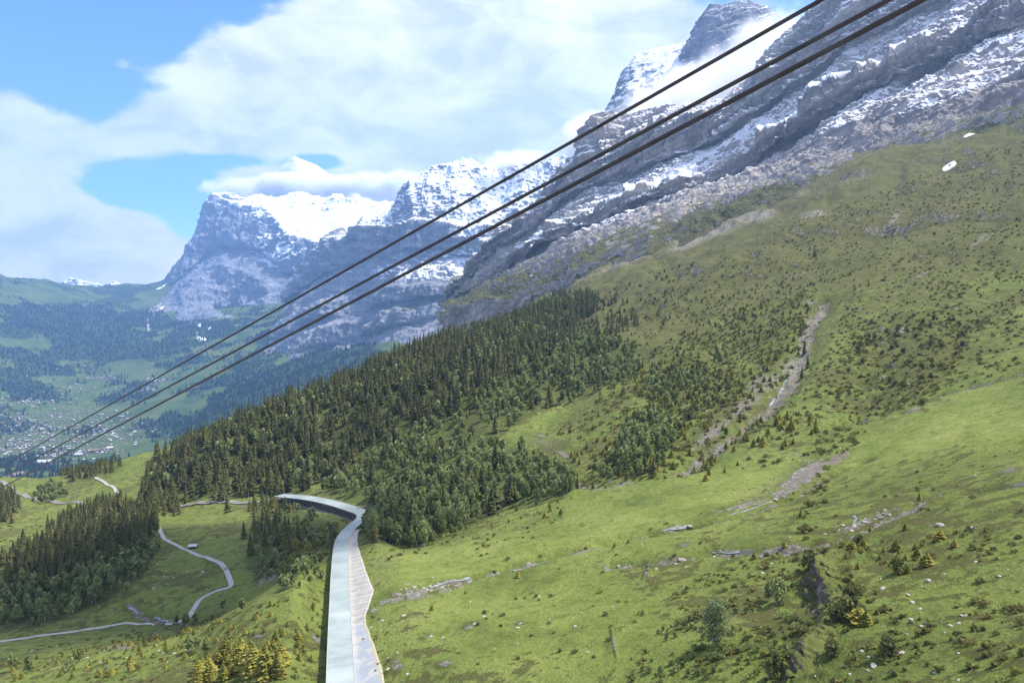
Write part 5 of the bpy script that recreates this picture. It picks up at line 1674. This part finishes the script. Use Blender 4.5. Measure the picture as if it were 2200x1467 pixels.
hp = [scatter([(1700, 1240), (1830, 700), (2000, 660), (2130, 680), (2080, 760), (1980, 860), (1900, 900), (1850, 880)], 4.6, 61, 3, (20, -.1), 1500), scatter([(1350, 1467), (1350, 1330), (1500, 1240), (1700, 1180), (2200, 1120), (2200, 1467)], 2.3, 51, 1, (14, -.02), 3500), scatter([(1000, 1467), (1000, 1230), (1500, 1100), (2200, 960), (2200, 1120), (1500, 1240), (1300, 1467)], 7.5, 52, 1, (20, .0), 800),
      scatter([(1300, 1050), (1500, 960), (1700, 860), (1800, 700), (2200, 560), (2200, 800), (1950, 860), (1800, 980)], 4.6, 53, 2, (25, -.06), 2500),
      scatter([(1280, 700), (1700, 480), (2200, 300), (2200, 560), (1800, 700), (1400, 760)], 7.5, 54, 2, (40, -.15), 5000), scatter([(1250, 900), (1420, 740), (1750, 620), (1730, 780), (1500, 980), (1250, 1050)], 4.3, 55, 2, (25, -.15), 3500),
      scatter([(0, 1410), (690, 1270), (700, 1467), (0, 1467)], 3.6, 56, 2, (20, -.05), 1200), scatter([(780, 1180), (1000, 1140), (1250, 1080), (1100, 1200), (850, 1260)], 7, 57, 2, (20, 0)), scatter([(780, 1467), (780, 1300), (830, 1290), (860, 1467)], 3.0, 58, 2, (10, .0)),
      scatter([(0, 1190), (0, 1120), (150, 1100), (150, 1140)], 8, 59, 2, (20, 0)), scatter([(545, 1240), (700, 1130), (770, 1100), (790, 1130), (720, 1190), (620, 1230)], 4, 60, 4, None, 300)]
hs_ = [g.uniform(.7, 2.0, len(hp[0])), g.uniform(.35, 1.0, len(hp[1])), g.uniform(.35, .9, len(hp[2])), g.uniform(.6, 1.8, len(hp[3])), g.uniform(.7, 2.0, len(hp[4])), g.uniform(.7, 2.2, len(hp[5])), g.uniform(.4, 1.0, len(hp[6])), g.uniform(.5, 1.3, len(hp[7])), g.uniform(.3, .9, len(hp[8])), g.uniform(.6, 1.5, len(hp[9])), g.uniform(.8, 2.2, len(hp[10]))]
HP = np.concatenate(hp); HS = np.concatenate(hs_)
far_h = [broad(1.0, 1.0 + .12 * i, 34, 210 + i, 0.30, 5, 1, 0.0) for i in range(6)]
far_h = [(v * np.array([1, 1, 0.9]) + np.array([0, 0, -.12]), f, t, mi) for v, f, t, mi in far_h]
AP = scatter([(1370, 1467), (1400, 1350), (1540, 1310), (1740, 1250), (1750, 1330), (1700, 1420), (1680, 1467)], 1.9, 71, 1, (9, -.12), 1500, edge=10)
AH = g.uniform(.5, 1.3, len(AP))
merged("alder_scrub", [broad(1.0, 0.75 + .1 * i, 60, 230 + i, 0.17, 5, 1, 0.0) for i in range(5)], AP, AH, [L_BROAD, M_BARK], "low leafy green scrub round the birch at lower right", "scrub", None, 8)
merged("heath_scrub", far_h, HP, HS, [L_HEATH, M_BARK], "low olive-brown heath scrub scattered over the meadow", "scrub", None, 6)
print("HEATH", len(HP))

# ---- the pale birch of the foreground
b0 = hit(1535, 1385)[0]
bt = empty("birch_tree", tuple(b0))
tag(bt, "feathery pale green birch standing alone in the lower right meadow", "birch")
v, f, t, mi = broad(9.2, 3.9, 3000, 333, 0.16, 20, 5, 0.02)
pr = make_protos("birch", [(v, f, t, mi)], [mat_leaf("birch leaves", (0.13, 0.165, 0.075), (0.21, 0.26, 0.115), (0.30, 0.36, 0.17)), M_BIRCH], True)[0]
link("crown", pr[0], bt); link("trunk", pr[1], bt)
# ------------------------------------------------------------------ boulders
M_BOULD = simple_mat("pale limestone", (0.33, 0.305, 0.265), 0.9, 0.35, 0.9, 0.2)


def boulder_mesh(seed):
    import bmesh
    bm = bmesh.new()
    bmesh.ops.create_icosphere(bm, subdivisions=3, radius=1.0)
    co = np.array([v.co for v in bm.verts])
    n = fbm(co[:, 0] * 1.1 + seed, co[:, 1] * 1.1, co[:, 2] * 1.1, 4, ridged=True)
    for v, k in zip(bm.verts, n):
        v.co *= 0.75 + 0.42 * float(k)
        v.co.z *= 0.62
    bm.faces.ensure_lookup_table()
    me = bpy.data.meshes.new("boulder")
    bm.to_mesh(me); bm.free()
    me.materials.append(M_BOULD)
    return me


BM_ = [boulder_mesh(i * 3.3) for i in range(5)]
named = [
    (2020, 1128, 22, "large white boulder among low spruces at the right"), (2093, 1135, 16, "white boulder in the open meadow right of the low spruces"), (1482, 1130, 14, "smooth white boulder beside the bright stream bend"),
    (1667, 1073, 12, "small white boulder at the foot of the grey scree"), (1938, 1402, 18, "pointed grey boulder beside the dark bush at lower right"), (1465, 1203, 20, "flat grey boulder in the middle meadow"), (1995, 1247, 14, "pale flat boulder below the dark upright spruce"),
    (1952, 825, 8, "tiny white boulder on the upper right meadow edge"), (2095, 1023, 9, "white stone near the upper right rock band"), (880, 1000 + 0, 0, ""), (1020, 1340, 10, "flat stone sunk in the middle meadow"), (925, 1368, 14, "low white slab of rock in the bright meadow"),
    (950, 1152, 12, "grey boulder at the edge of the leafy trees"), (868, 1322, 10, "white stone beside the slab of the gallery"), (590, 1100, 0, ""), (2030, 1358, 8, "small white stone in the lower right meadow"), (2010, 1445, 12, "grey stone near the bottom right corner"), (1945, 1435, 9, "small pale stone near the bottom edge"),
    (435, 1228, 9, "pale block in the middle of the dark green bowl"), (330, 1262, 8, "white stone at the left of the dark green bowl"), (432, 1275, 8, "white stone just above the path bend"), (36, 1420, 8, "white stone near the bottom left corner"),
]
gb = np.random.default_rng(77)
for i, (u, v, px, lab) in enumerate(named):
    if px == 0: continue
    h = hit(u, v)[0]
    if np.isnan(h[0]): continue
    s = px / FPX * h[1] * (0.95 if 'outcrop' in lab else 0.45)
    o = link("boulder", BM_[i % 5])
    o.location = (h[0], h[1], h[2] + 0.02 * s); o.rotation_euler = (gb.uniform(-.2, .2), gb.uniform(-.2, .2), gb.uniform(0, 6.28))
    o.scale = (s * gb.uniform(.9, 1.3), s * gb.uniform(.8, 1.1), s * gb.uniform(.7, 1.0))
    if 'outcrop' in lab: o.scale = (s * 1.1, s, s * 1.25)
    tag(o, lab, "boulder")
SPOTS = [(330, 1230, 150, 40, 34, "white stones strewn over the dark green bowl"), (1150, 1330, 200, 90, 26, "pale stones lying in the bright middle meadow"), (1980, 1330, 180, 110, 40, "pale stones lying in the lower right meadow"), (1550, 1190, 180, 40, 22, "pale stones beside the streams of the right meadow"),
         (820, 1400, 30, 60, 16, "pale stones along the slab of the gallery"), (1700, 1020, 90, 40, 60, "grey blocks of the scree patch on the right slope"), (920, 1262, 70, 10, 34, "grey blocks of the dry stream bed by the gallery"), (1600, 900, 90, 60, 60, "pale blocks along the stream gully"), (300, 1400, 260, 30, 22, "pale stones on the grassy knoll at lower left"),
         (1860, 1120, 90, 16, 30, "grey blocks of the ravine on the right"), (1180, 950, 60, 16, 18, "white blocks on the clearing above the leafy trees")]
for u, v, ru, rv, n, lab in SPOTS:
    us = u + gb.normal(size=n) * ru * .6; vs = v + gb.normal(size=n) * rv * .6
    if 1600 < u < 1720: vs = v - (us - u) * 0.62 * (1 if u == 1700 else 1.25) + gb.normal(size=n) * 14
    if u == 1860: vs = v - (us - u) * 0.35 + gb.normal(size=n) * 5
    hs = hit(us, np.minimum(vs, 1460))
    for k in range(n):
        h = hs[k]
        if np.isnan(h[0]) or seg_dist(h[0:1], h[1:2], GALP[::4])[0][0] < 6: continue
        s = gb.uniform(.10, .36) * (1 + h[1] / 420)
        o = link("boulder", BM_[gb.integers(5)])
        o.location = (h[0], h[1], h[2] - .05 * s); o.rotation_euler = (gb.uniform(-.3, .3), gb.uniform(-.3, .3), gb.uniform(0, 6.28))
        o.scale = (s * gb.uniform(.8, 1.6), s * gb.uniform(.7, 1.2), s * gb.uniform(.5, 1.0))
        tag(o, lab[0].lower() + lab[1:].replace("stones", "stone").replace("blocks", "block").replace(" strewn", " lying"), "boulder", lab)

# ------------------------------------------------------------------ the dark crag at the lower right
def mat_crag():
    k = new_mat("crag rock", 0.95, 0.1)
    g = k.N('ShaderNodeNewGeometry'); sp_ = k.N('ShaderNodeSeparateXYZ'); k.L(g.outputs['Normal'], sp_.inputs[0])
    f = k.noise(0.7, 8, 0.75)
    f2 = k.noise(0.35, 5, 0.6)
    c = k.ramp(f, [(0.3, (0.045, 0.036, 0.024)), (0.5, (0.15, 0.125, 0.085)), (0.68, (0.46, 0.42, 0.34))])
    c = k.mix(k.step(f2, 0.45, 0.6), c, (0.12, 0.085, 0.06))
    m = k.step(k.M('ADD', sp_.outputs[2], k.M('MULTIPLY', k.M('SUBTRACT', f2, 0.5), 1.0)), 0.62, 0.75)
    c = k.mix(m, c, k.ramp(f, [(0.3, (0.06, 0.07, 0.02)), (0.7, (0.16, 0.18, 0.05))]))
    k.L(c, k.b.inputs['Base Color'])
    k.bump(f, 0.6)
    return k.m


M_CRAG = mat_crag()


def crag(px, hgt, label, seed):
    h = hit([p[0] for p in px], [p[1] for p in px])
    ln = smooth_line(h[:, :2], 90)
    t = np.gradient(ln, axis=0); t /= np.linalg.norm(t, axis=1)[:, None] + 1e-9
    nl = np.stack([t[:, 1], -t[:, 0]], -1)        # towards the photo's left
    M_ = 34
    rows = []
    fade = np.sin(np.linspace(0.08, math.pi - .08, 90)) ** 0.5
    for m in range(M_):
        f = m / (M_ - 1)
        off = -3.2 + 7.2 * f
        prof = 1.0 - sstep(0.36, 0.66, f)
        x = ln[:, 0] + nl[:, 0] * off * (.5 + .5 * fade); y = ln[:, 1] + nl[:, 1] * off * (.5 + .5 * fade)
        base = hgrid(x, y)
        top = hgrid(ln[:, 0] - nl[:, 0] * 3.0, ln[:, 1] - nl[:, 1] * 3.0)
        z = base - .35 + prof * np.maximum(0.3, (top - base) + hgt * math.sin(math.pi * min(1, f * 1.3))) * fade
        rows.append(np.stack([x, y, z], -1))
    Wc = np.array(rows)
    X, Y, Z = Wc[..., 0], Wc[..., 1], Wc[..., 2]
    dsp = 1.3 * fbm(X / 2.2 + seed, Y / 2.2, Z / 1.6, 6, gain=.62, ridged=True) + 0.8 * np.tanh(5 * fbm(X / 3, Y / 3 + seed, Z / .7, 4))
    edgef = np.sin(np.linspace(0, math.pi, M_))[:, None] ** .6 * fade[None]
    Wc[..., 0] += nl[None, :, 0] * dsp * edgef; Wc[..., 1] += nl[None, :, 1] * dsp * edgef; Wc[..., 2] += .5 * dsp * edgef
    o = link("crag", mesh_np("crag", Wc.reshape(-1, 3), grid_faces(M_, 90), M_CRAG, True))
    tag(o, label, "crag", None)


crag([(1850, 1196), (1800, 1196), (1762, 1232), (1775, 1270), (1780, 1300)], 0.5, "weathered crag with pale faces jutting from the slope beside dark pines", 1.0)
crag([(1768, 1350), (1752, 1385), (1730, 1420), (1705, 1455)], 0.3, "low broken brown crag running down to the bottom edge of the slope", 6.0)

# ------------------------------------------------------------------ ropes
M_ROPE = simple_mat("dark steel rope", (0.055, 0.05, 0.048), 0.5, 0.3, 6.0, metal=0.3)


def rope(pa, pb, pm, rad, label):
    a = P(*pa); b = P(*pb)
    d = (b - a)
    pts = []
    for t in np.concatenate([np.linspace(-0.5, 1.0, 25), np.linspace(1.2, 24, 40)]):
        p = a + d * t
        p[2] += pm * d[1] * 0.004 * (t * (t - 1)) if t <= 1 else pm * d[1] * 0.004 * (t * (t - 1))
        pts.append(p)
    o = MB().tube(pts, rad, 12).build("steel_rope", M_ROPE, smooth=True)
    tag(o, label, "rope", "ropes of the cable car")


rope((1765, 0, 3.9), (0, 1003, 17), 0.0, 0.0118, "uppermost and thinnest of the three dark ropes crossing the view")
rope((1910, 0, 3.7), (0, 1025, 17), 0.0, 0.0130, "middle one of the three dark ropes crossing the view")
rope((1982, 0, 3.5), (0, 1049, 17), 0.0, 0.0145, "lowest and thickest of the three dark ropes crossing the view")

# ------------------------------------------------------------------ masts of the railway
def mast(u, v, hgt, label):
    h = hit(u, v)[0]
    root = empty("catenary_mast", tuple(h))
    tag(root, label, "mast", "masts of the railway")
    MB().tube([(0, 0, -.5), (0, 0, hgt)], 0.16, 8).build("pole", M_STEEL, root)
    MB().tube([(0, 0, hgt * .86), (-2.6, -.6, hgt * .70)], 0.07, 6).tube([(0, 0, hgt * .66), (-2.6, -.6, hgt * .70)], 0.06, 6).build("bracket", M_STEEL, root)
    br_ = root.children[-1]
    MB().tube([(-2.6, -.6, hgt * .70 - .1), (-2.6, -.6, hgt * .70 + .3)], 0.11, 8).build("insulator", M_CONC, br_)


mast(535, 1079, 8.5, "tall pale mast beside the railway left of the gallery mouth")
mast(575, 1077, 7.5, "pale mast beside the railway right at the gallery mouth")
mast(483, 1080, 7.5, "pale mast beside the railway in front of the lone spruce")
mast(425, 1082, 7.0, "pale mast of the railway at the foot of the forest")

# ------------------------------------------------------------------ timber hut, farm buildings, houses
M_WOOD = simple_mat("brown timber", (0.16, 0.11, 0.075), 0.9, 0.35, 3.0)
M_WHITEW = simple_mat("white plaster", (0.40, 0.37, 0.33), 0.9, 0.1, 1.0)
M_SHEET = simple_mat("pale roof sheet", (0.48, 0.49, 0.49), 0.5, 0.12, 0.6)
M_TILE = simple_mat("brown roof tiles", (0.20, 0.13, 0.10), 0.8, 0.3, 1.5)
M_GLASS = simple_mat("dark window glass", (0.03, 0.035, 0.04), 0.15, 0.2, 1.0)


def house(p, L_, W_, Hh, rz, wall, roof, label, group=None, over=0.8, name="house", detail=True, door=True):
    root = empty(name, tuple(p), rz)
    tag(root, label, name.replace("_", " "), group)
    MB().box((0, 0, Hh / 2 - 1), (L_, W_, Hh + 2)).add([(-L_ / 2, -W_ / 2, Hh), (-L_ / 2, W_ / 2, Hh), (-L_ / 2, 0, Hh + W_ * .27), (L_ / 2, -W_ / 2, Hh), (L_ / 2, W_ / 2, Hh), (L_ / 2, 0, Hh + W_ * .27)],
                                                      None, [[0, 2, 1], [3, 4, 5]]).build("wall", wall, root)
    mb = MB()
    for s in (-1, 1):
        e = W_ / 2 + over; zt = Hh + W_ * .27 + .12; zb = zt - e * .54
        x = L_ / 2 + over
        v = [(-x, 0, zt), (x, 0, zt), (x, s * e, zb), (-x, s * e, zb), (-x, 0, zt + .25), (x, 0, zt + .25), (x, s * e, zb + .25), (-x, s * e, zb + .25)]
        mb.add(v, [[0, 1, 2, 3], [4, 7, 6, 5], [0, 4, 5, 1], [2, 6, 7, 3], [1, 5, 6, 2], [3, 7, 4, 0]])
    ro = mb.build("roof", roof, root)
    if name == "house":
        MB().box((L_ * .18, W_ * .14, Hh + W_ * .27 + .5), (.8, .8, 1.6)).build("chimney", M_WHITEW, ro)
    if detail:
        for k in range(3):
            MB().box((-L_ / 3 + k * L_ / 3, -W_ / 2 - .03, Hh * .6), (1.0, .12, 1.1)).build("window", M_GLASS, root)
        if door: MB().box((-L_ / 2 - .03, 0, 1.1), (.12, 1.2, 2.2)).build("door", M_WOOD, root)
    return root


h = hit(415, 1178)[0]
house(h, 4.2, 2.6, 1.7, 0.1, M_WOOD, M_SHEET, "small open timber shelter with pale roof beside the winding path", name="hut", over=.35)


def anyhit(u, v):
    h = hit(u, v)[0]
    if np.isnan(h[0]): h = vhit(u, v)[0]
    return h


for u, v, L_, W_, Hh, rz, wl, rf, lab in [
    (96, 990, 30, 14, 4.5, .15, M_WOOD, M_SHEET, "long barn with pale grey roof beside the railway far left"), (170, 975, 16, 10, 5, .1, M_WOOD, M_SHEET, "farmhouse with pale roof left of the meadow hill"),
    (205, 966, 18, 11, 5, .3, M_WOOD, M_TILE, "brown farmhouse behind the crest of the meadow hill"), (222, 963, 8, 8, 5, .1, M_WHITEW, M_TILE, "small white house on the crest of the meadow hill"), (236, 961, 12, 9, 5, .5, M_WOOD, M_SHEET, "grey roofed farmhouse under the dark trees on the crest"),
    (38, 1018, 22, 12, 6, 1.2, M_WOOD, M_TILE, "dark timber station building beside the railway at the left edge"),
]:
    p = anyhit(u, v + 5)
    if np.isnan(p[0]): print("MISS", lab); continue
    print("HOUSE", lab[:20], p)
    k = max(.5, p[1] / 1500)
    house(p, L_ * k, W_ * k, Hh * k, rz, wl, rf, lab, name="barn" if "barn" in lab else "house", detail=True)

# ------------------------------------------------------------------ the town on the valley floor
gt = np.random.default_rng(99)


def valley_points(spots, n, seed):
    g_ = np.random.default_rng(seed)
    pu = []; pv = []
    tot = sum(s[4] for s in spots)
    for u, v, ru, rv, w in spots:
        m = int(n * w / tot)
        pu.append(u + g_.normal(size=m) * ru * .6); pv.append(v + g_.normal(size=m) * rv * .6)
    return vhit(np.concatenate(pu), np.concatenate(pv))


TOWN = [(110, 940, 110, 40, 5), (60, 900, 90, 26, 2.6), (230, 930, 90, 24, 3), (180, 890, 90, 20, 1.6), (60, 865, 60, 10, 1.2), (150, 840, 60, 12, .8), (225, 812, 26, 5, .8), (300, 820, 40, 8, .3), (340, 818, 22, 6, .8), (320, 835, 14, 5, .5), (260, 845, 60, 12, .4), (100, 800, 80, 20, .3), (240, 790, 70, 16, .3), (30, 960, 50, 20, 1.5), (150, 970, 90, 10, 1.2)]
HPts = valley_points(TOWN, 1500, 5)
HPts = HPts[~np.isnan(HPts[:, 0])]
# hide those behind the near hillside
hu, hv = proj(HPts[:, 0], HPts[:, 1], HPts[:, 2])
nearhit = hit(hu, hv)
HPts = HPts[np.isnan(nearhit[:, 0])]
order = np.argsort(HPts[:, 1])
HPts = HPts[order]
protoH = {}


def town_house(style):
    L_, W_, Hh = [(17, 12, 8), (14, 11, 7), (22, 13, 10), (12, 9, 6)][style % 4]
    wl = [M_WHITEW, M_WOOD, M_WHITEW, M_WOOD][(style // 2) % 4]; rf = [M_TILE, M_TILE, M_SHEET, M_TILE][style % 4]
    a = MB().box((0, 0, Hh / 2 - 2), (L_, W_, Hh + 4)).add([(-L_ / 2, -W_ / 2, Hh), (-L_ / 2, W_ / 2, Hh), (-L_ / 2, 0, Hh + W_ * .27), (L_ / 2, -W_ / 2, Hh), (L_ / 2, W_ / 2, Hh), (L_ / 2, 0, Hh + W_ * .27)], None, [[0, 2, 1], [3, 4, 5]])
    mb = MB()
    for s in (-1, 1):
        e = W_ / 2 + 1.2; zt = Hh + W_ * .27 + .3; zb = zt - e * .54; x = L_ / 2 + 1.2
        v = [(-x, 0, zt), (x, 0, zt), (x, s * e, zb), (-x, s * e, zb), (-x, 0, zt + .5), (x, 0, zt + .5), (x, s * e, zb + .5), (-x, s * e, zb + .5)]
        mb.add(v, [[0, 1, 2, 3], [4, 7, 6, 5], [0, 4, 5, 1], [2, 6, 7, 3], [1, 5, 6, 2], [3, 7, 4, 0]])
    V = np.concatenate(a.v + mb.v)
    q = np.concatenate([*a.q, *[x + a.n for x in mb.q]]); t = np.concatenate(a.t)
    nqa = len(a.q[0])
    mi = np.concatenate([np.zeros(nqa), np.ones(len(q) - nqa), np.zeros(len(t))])
    return V, q, t, mi, wl, rf


HM = []
for st_ in range(8):
    V, q, t, mi, wl, rf = town_house(st_)
    HM.append((mesh_np("town_house", V, [q, t], [wl, rf], False, None, mi), V, q, t, mi))
for i, p in enumerate(HPts[:300]):
    u, v = proj(*p)
    o = link("town_house", HM[gt.integers(8)][0])
    o.location = tuple(p); o.rotation_euler = (0, 0, gt.uniform(0, 3.14))
    s = gt.uniform(.5, .85); o.scale = (s, s, s)
    if v > 915: lab, grp = "tiny house in the dense town centre on the valley floor", "houses of the town centre"
    else: lab, grp = "tiny house scattered above the town centre on the valley floor", "houses scattered above the town centre"
    tag(o, lab, "house", grp)
Vs = []; Qs = []; Ts_ = []; Mq = []; Mt = []; n = 0
for p in HPts[300:]:
    k = int(gt.integers(8)); _, V, q, t, mi = HM[k]
    a = gt.uniform(0, 3.14); c, s_ = math.cos(a), math.sin(a); s = gt.uniform(.5, .85)
    Vs.append(V @ np.array([[c, s_, 0], [-s_, c, 0], [0, 0, 1]]) * s + p); Qs.append(q + n); Ts_.append(t + n); n += len(V)
    base = 2 * ((k // 2) % 2)
    Mq.append((base + (k % 4 == 2) * 0 + 0 * q[:, 0]) * 0 + np.where(mi[:len(q)] > 0, 2 + (k % 4 == 2), (k // 2) % 2)); Mt.append(np.full(len(t), (k // 2) % 2))
if Vs:
    me = mesh_np("town", np.concatenate(Vs), [np.concatenate(Qs), np.concatenate(Ts_)], [M_WHITEW, M_WOOD, M_TILE, M_SHEET], False, None, np.concatenate([*Mq, *Mt]))
    tag(link("town", me), "mass of far-off houses spread over the valley", "houses", None, "stuff")
print("TOWN", len(HPts))

# ------------------------------------------------------------------ woods of the valley: tiny far conifers in the dark patches
W_ = sstep(0.18, 0.36, wood) * (VZ < 1700) * (VY < 9500) * (VY > 2500)
wa = W_ * VY ** 2 * np.where((VU > -60) & (VU < 1000), 1, 0)
far_t = [conifer(1.0, 0.22, 3, 4, 300 + i, core=True) for i in range(3)]
ix = np.random.default_rng(8).choice(wa.size, 9000, p=(wa / wa.sum()).ravel())
FP = np.stack([VX.ravel()[ix] + gt.normal(size=len(ix)) * 10, VY.ravel()[ix] + gt.normal(size=len(ix)) * 10], -1)
FP = np.column_stack([FP, vsample(FP[:, 0], FP[:, 1], VZ)])
# loose single trees and hedges over the meadows
ix = np.random.default_rng(9).choice(wa.size, 2500, p=(lambda q: (q / q.sum()).ravel())(((VU > -60) & (VU < 700) & (VY < 9000) & (VZ < 1000)) * VY ** 2 * sstep(-0.05, .25, wood)))
F2 = np.stack([VX.ravel()[ix] + gt.normal(size=len(ix)) * 10, VY.ravel()[ix] + gt.normal(size=len(ix)) * 10], -1)
F2 = np.column_stack([F2, vsample(F2[:, 0], F2[:, 1], VZ)])
FP = np.concatenate([FP, F2])
L_FAR = mat_leaf("far forest", (0.020, 0.035, 0.018), (0.038, 0.060, 0.028), (0.07, 0.10, 0.045))
merged("valley_woods", far_t, FP, gt.uniform(20, 36, len(FP)), [L_FAR, M_BARK], "dark far-off woods of the valley", "woods", np.full(len(FP), 1.8), 12)


# ------------------------------------------------------------------ two walkers on the path
def walker(u, v, rz, shirt, trousers, label):
    h = hit(u, v)[0]
    root = empty("person", (h[0], h[1], h[2] + .15), rz)
    tag(root, label, "person", None)
    import bmesh

    def skin(name, pts, edges, radii, mat):
        me = bpy.data.meshes.new(name)
        me.from_pydata(pts, edges, [])
        o = link(name, me, root)
        o.modifiers.new("skin", 'SKIN')
        for sv, r_ in zip(me.skin_vertices[0].data, radii):
            sv.radius = (r_, r_)
        me.skin_vertices[0].data[0].use_root = True
        o.modifiers.new("sub", 'SUBSURF').levels = 1
        me.materials.append(mat)
        return o
    M_S = simple_mat(name_ := "skin", (0.50, 0.32, 0.24), 0.6, 0.05)
    skin("body", [(0, 0, .95), (0, 0, 1.2), (0, 0, 1.42), (0, 0, 1.52), (0, .02, 1.62), (0, .02, 1.72), (.10, 0, .90), (.12, .16, .50), (.12, .06, .08), (.12, .22, .03), (-.10, 0, .90), (-.12, -.10, .50), (-.12, -.30, .12), (-.12, -.20, .04),
                  (.19, 0, 1.42), (.26, -.06, 1.14), (.25, .08, .90), (-.19, 0, 1.42), (-.26, .06, 1.14), (-.25, .18, .92)],
         [(0, 1), (1, 2), (2, 3), (3, 4), (4, 5), (0, 6), (6, 7), (7, 8), (8, 9), (0, 10), (10, 11), (11, 12), (12, 13), (2, 14), (14, 15), (15, 16), (2, 17), (17, 18), (18, 19)],
         [.12, .13, .14, .06, .10, .08, .09, .065, .05, .04, .09, .065, .05, .04, .06, .045, .04, .06, .045, .04], M_S)
    skin("jacket", [(0, 0, .96), (0, 0, 1.2), (0, 0, 1.43), (.20, 0, 1.43), (.265, -.06, 1.14), (.255, .05, .98), (-.20, 0, 1.43), (-.265, .06, 1.14), (-.255, .15, .98)], [(0, 1), (1, 2), (2, 3), (3, 4), (4, 5), (2, 6), (6, 7), (7, 8)],
         [.15, .155, .165, .08, .065, .055, .08, .065, .055], simple_mat("jacket", shirt, .8, .1))
    skin("trousers", [(0, 0, .97), (.10, 0, .88), (.12, .16, .50), (.12, .07, .12), (-.10, 0, .88), (-.12, -.10, .50), (-.12, -.28, .16)], [(0, 1), (1, 2), (2, 3), (0, 4), (4, 5), (5, 6)], [.14, .115, .085, .07, .115, .085, .07], simple_mat("trousers", trousers, .8, .1))
    skin("hair", [(0, 0, 1.72), (0, -.02, 1.80)], [(0, 1)], [.10, .07], simple_mat("hair", (.05, .035, .025), .8, .1))


walker(482, 1226, 0.3, (.05, .05, .07), (.03, .03, .04), "walker in dark clothes on the left side of the gravel path")
walker(487, 1225, 0.2, (.30, .06, .05), (.03, .03, .05), "walker in a reddish jacket on the right side of the gravel path")
# ------------------------------------------------------------------ clouds hanging on the peaks (real volumes)
def cloud(c, size, dens, seed, scale, label, rz=0.0, ry=0.0, thr=0.0, aniso=0.2):
    import bmesh
    bm = bmesh.new()
    bmesh.ops.create_icosphere(bm, subdivisions=3, radius=1.0)
    me = bpy.data.meshes.new("cloud")
    bm.to_mesh(me); bm.free()
    o = link("cloud", me)
    o.location = tuple(c); o.scale = size; o.rotation_euler = (0, ry, rz)
    m = bpy.data.materials.new("cloud vapour")
    m.use_nodes = True
    t = m.node_tree; t.nodes.clear()
    N, L = nodes_of(t)
    tc = N('ShaderNodeTexCoord'); g = N('ShaderNodeNewGeometry')
    ln = N('ShaderNodeVectorMath', operation='LENGTH'); L(tc.outputs['Object'], ln.inputs[0])
    ns = N('ShaderNodeTexNoise', noise_dimensions='4D', i_Scale=scale, i_Detail=5.0, i_Roughness=0.6, i_W=seed)
    L(g.outputs['Position'], ns.inputs['Vector'])

    def M(op, a, b=None):
        n = N('ShaderNodeMath', operation=op)
        for i, x in enumerate((a, b)):
            if x is None: continue
            if isinstance(x, (int, float)): n.inputs[i].default_value = x
            else: L(x, n.inputs[i])
        return n.outputs[0]
    f = M('ADD', M('SUBTRACT', 0.62 + thr, ln.outputs['Value']), M('MULTIPLY', M('SUBTRACT', ns.outputs['Fac'], 0.5), 2.4))
    mr = N('ShaderNodeMapRange', interpolation_type='SMOOTHSTEP'); L(f, mr.inputs[0])
    mr.inputs[1].default_value = 0.0; mr.inputs[2].default_value = 0.5
    edge = N('ShaderNodeMapRange', interpolation_type='SMOOTHSTEP'); L(ln.outputs['Value'], edge.inputs[0])
    edge.inputs[1].default_value = 0.98; edge.inputs[2].default_value = 0.7
    v = N('ShaderNodeVolumePrincipled')
    v.inputs['Color'].default_value = (1, 1, 1, 1)
    v.inputs['Anisotropy'].default_value = aniso
    L(M('MULTIPLY', M('MULTIPLY', mr.outputs[0], edge.outputs[0]), dens), v.inputs['Density'])
    out = N('ShaderNodeOutputMaterial'); L(v.outputs[0], out.inputs['Volume'])
    me.materials.append(m)
    return tag(o, label, "cloud", None, "stuff")


cloud(P(640, 404, 12500), (2100, 420, 300), 0.020, 1.0, 0.0022, "white cloud bank lying across the snow peak", thr=0.25)
cloud(P(880, 400, 12300), (1500, 420, 360), 0.016, 4.0, 0.0022, "white cloud behind the middle massif", thr=0.25)
cloud(P(1110, 345, 6550), (520, 300, 130), 0.010, 2.0, 0.006, "small wisp of cloud over the middle massif", thr=.1)
cloud(P(1430, 250, 3270), (560, 240, 220), 0.009, 3.0, 0.005, "white cloud clinging to the cliff edge below the tower", ry=-0.5, thr=0.36)
cloud(P(1600, 130, 3080), (480, 220, 190), 0.007, 5.0, 0.006, "thin cloud drifting between tower and great wall", ry=-0.6, thr=.22)
cloud(P(1290, 300, 3300), (330, 240, 170), 0.016, 6.0, 0.005, "cloud spilling off the left edge of the great wall", ry=-0.3, thr=.25)
# the cumulus overhead whose shade lies on the bowl at the left
k = 1350.0 / math.tan(SUN_EL)
cloud((-215 + math.sin(SUN_AZ) * k, 345 + math.cos(SUN_AZ) * k, 950 + 1350), (210, 150, 60), 0.035, 9.0, 0.008, "cumulus drifting overhead", thr=0.25)
# ------------------------------------------------------------------ haze
def haze_box():
    mb = MB()
    mb.box((0, 7300, 1850), (40000, 15600, 4300))
    m = bpy.data.materials.new("haze")
    m.use_nodes = True
    t = m.node_tree
    t.nodes.clear()
    N, L = nodes_of(t)
    v = N('ShaderNodeVolumePrincipled')
    v.inputs['Color'].default_value = (0.31, 0.55, 0.96, 1)
    v.inputs['Density'].default_value = 5.4e-5
    v.inputs['Anisotropy'].default_value = 0.25
    o = N('ShaderNodeOutputMaterial')
    L(v.outputs[0], o.inputs['Volume'])
    h = mb.build("haze", m)
    tag(h, kind="stuff")


haze_box()
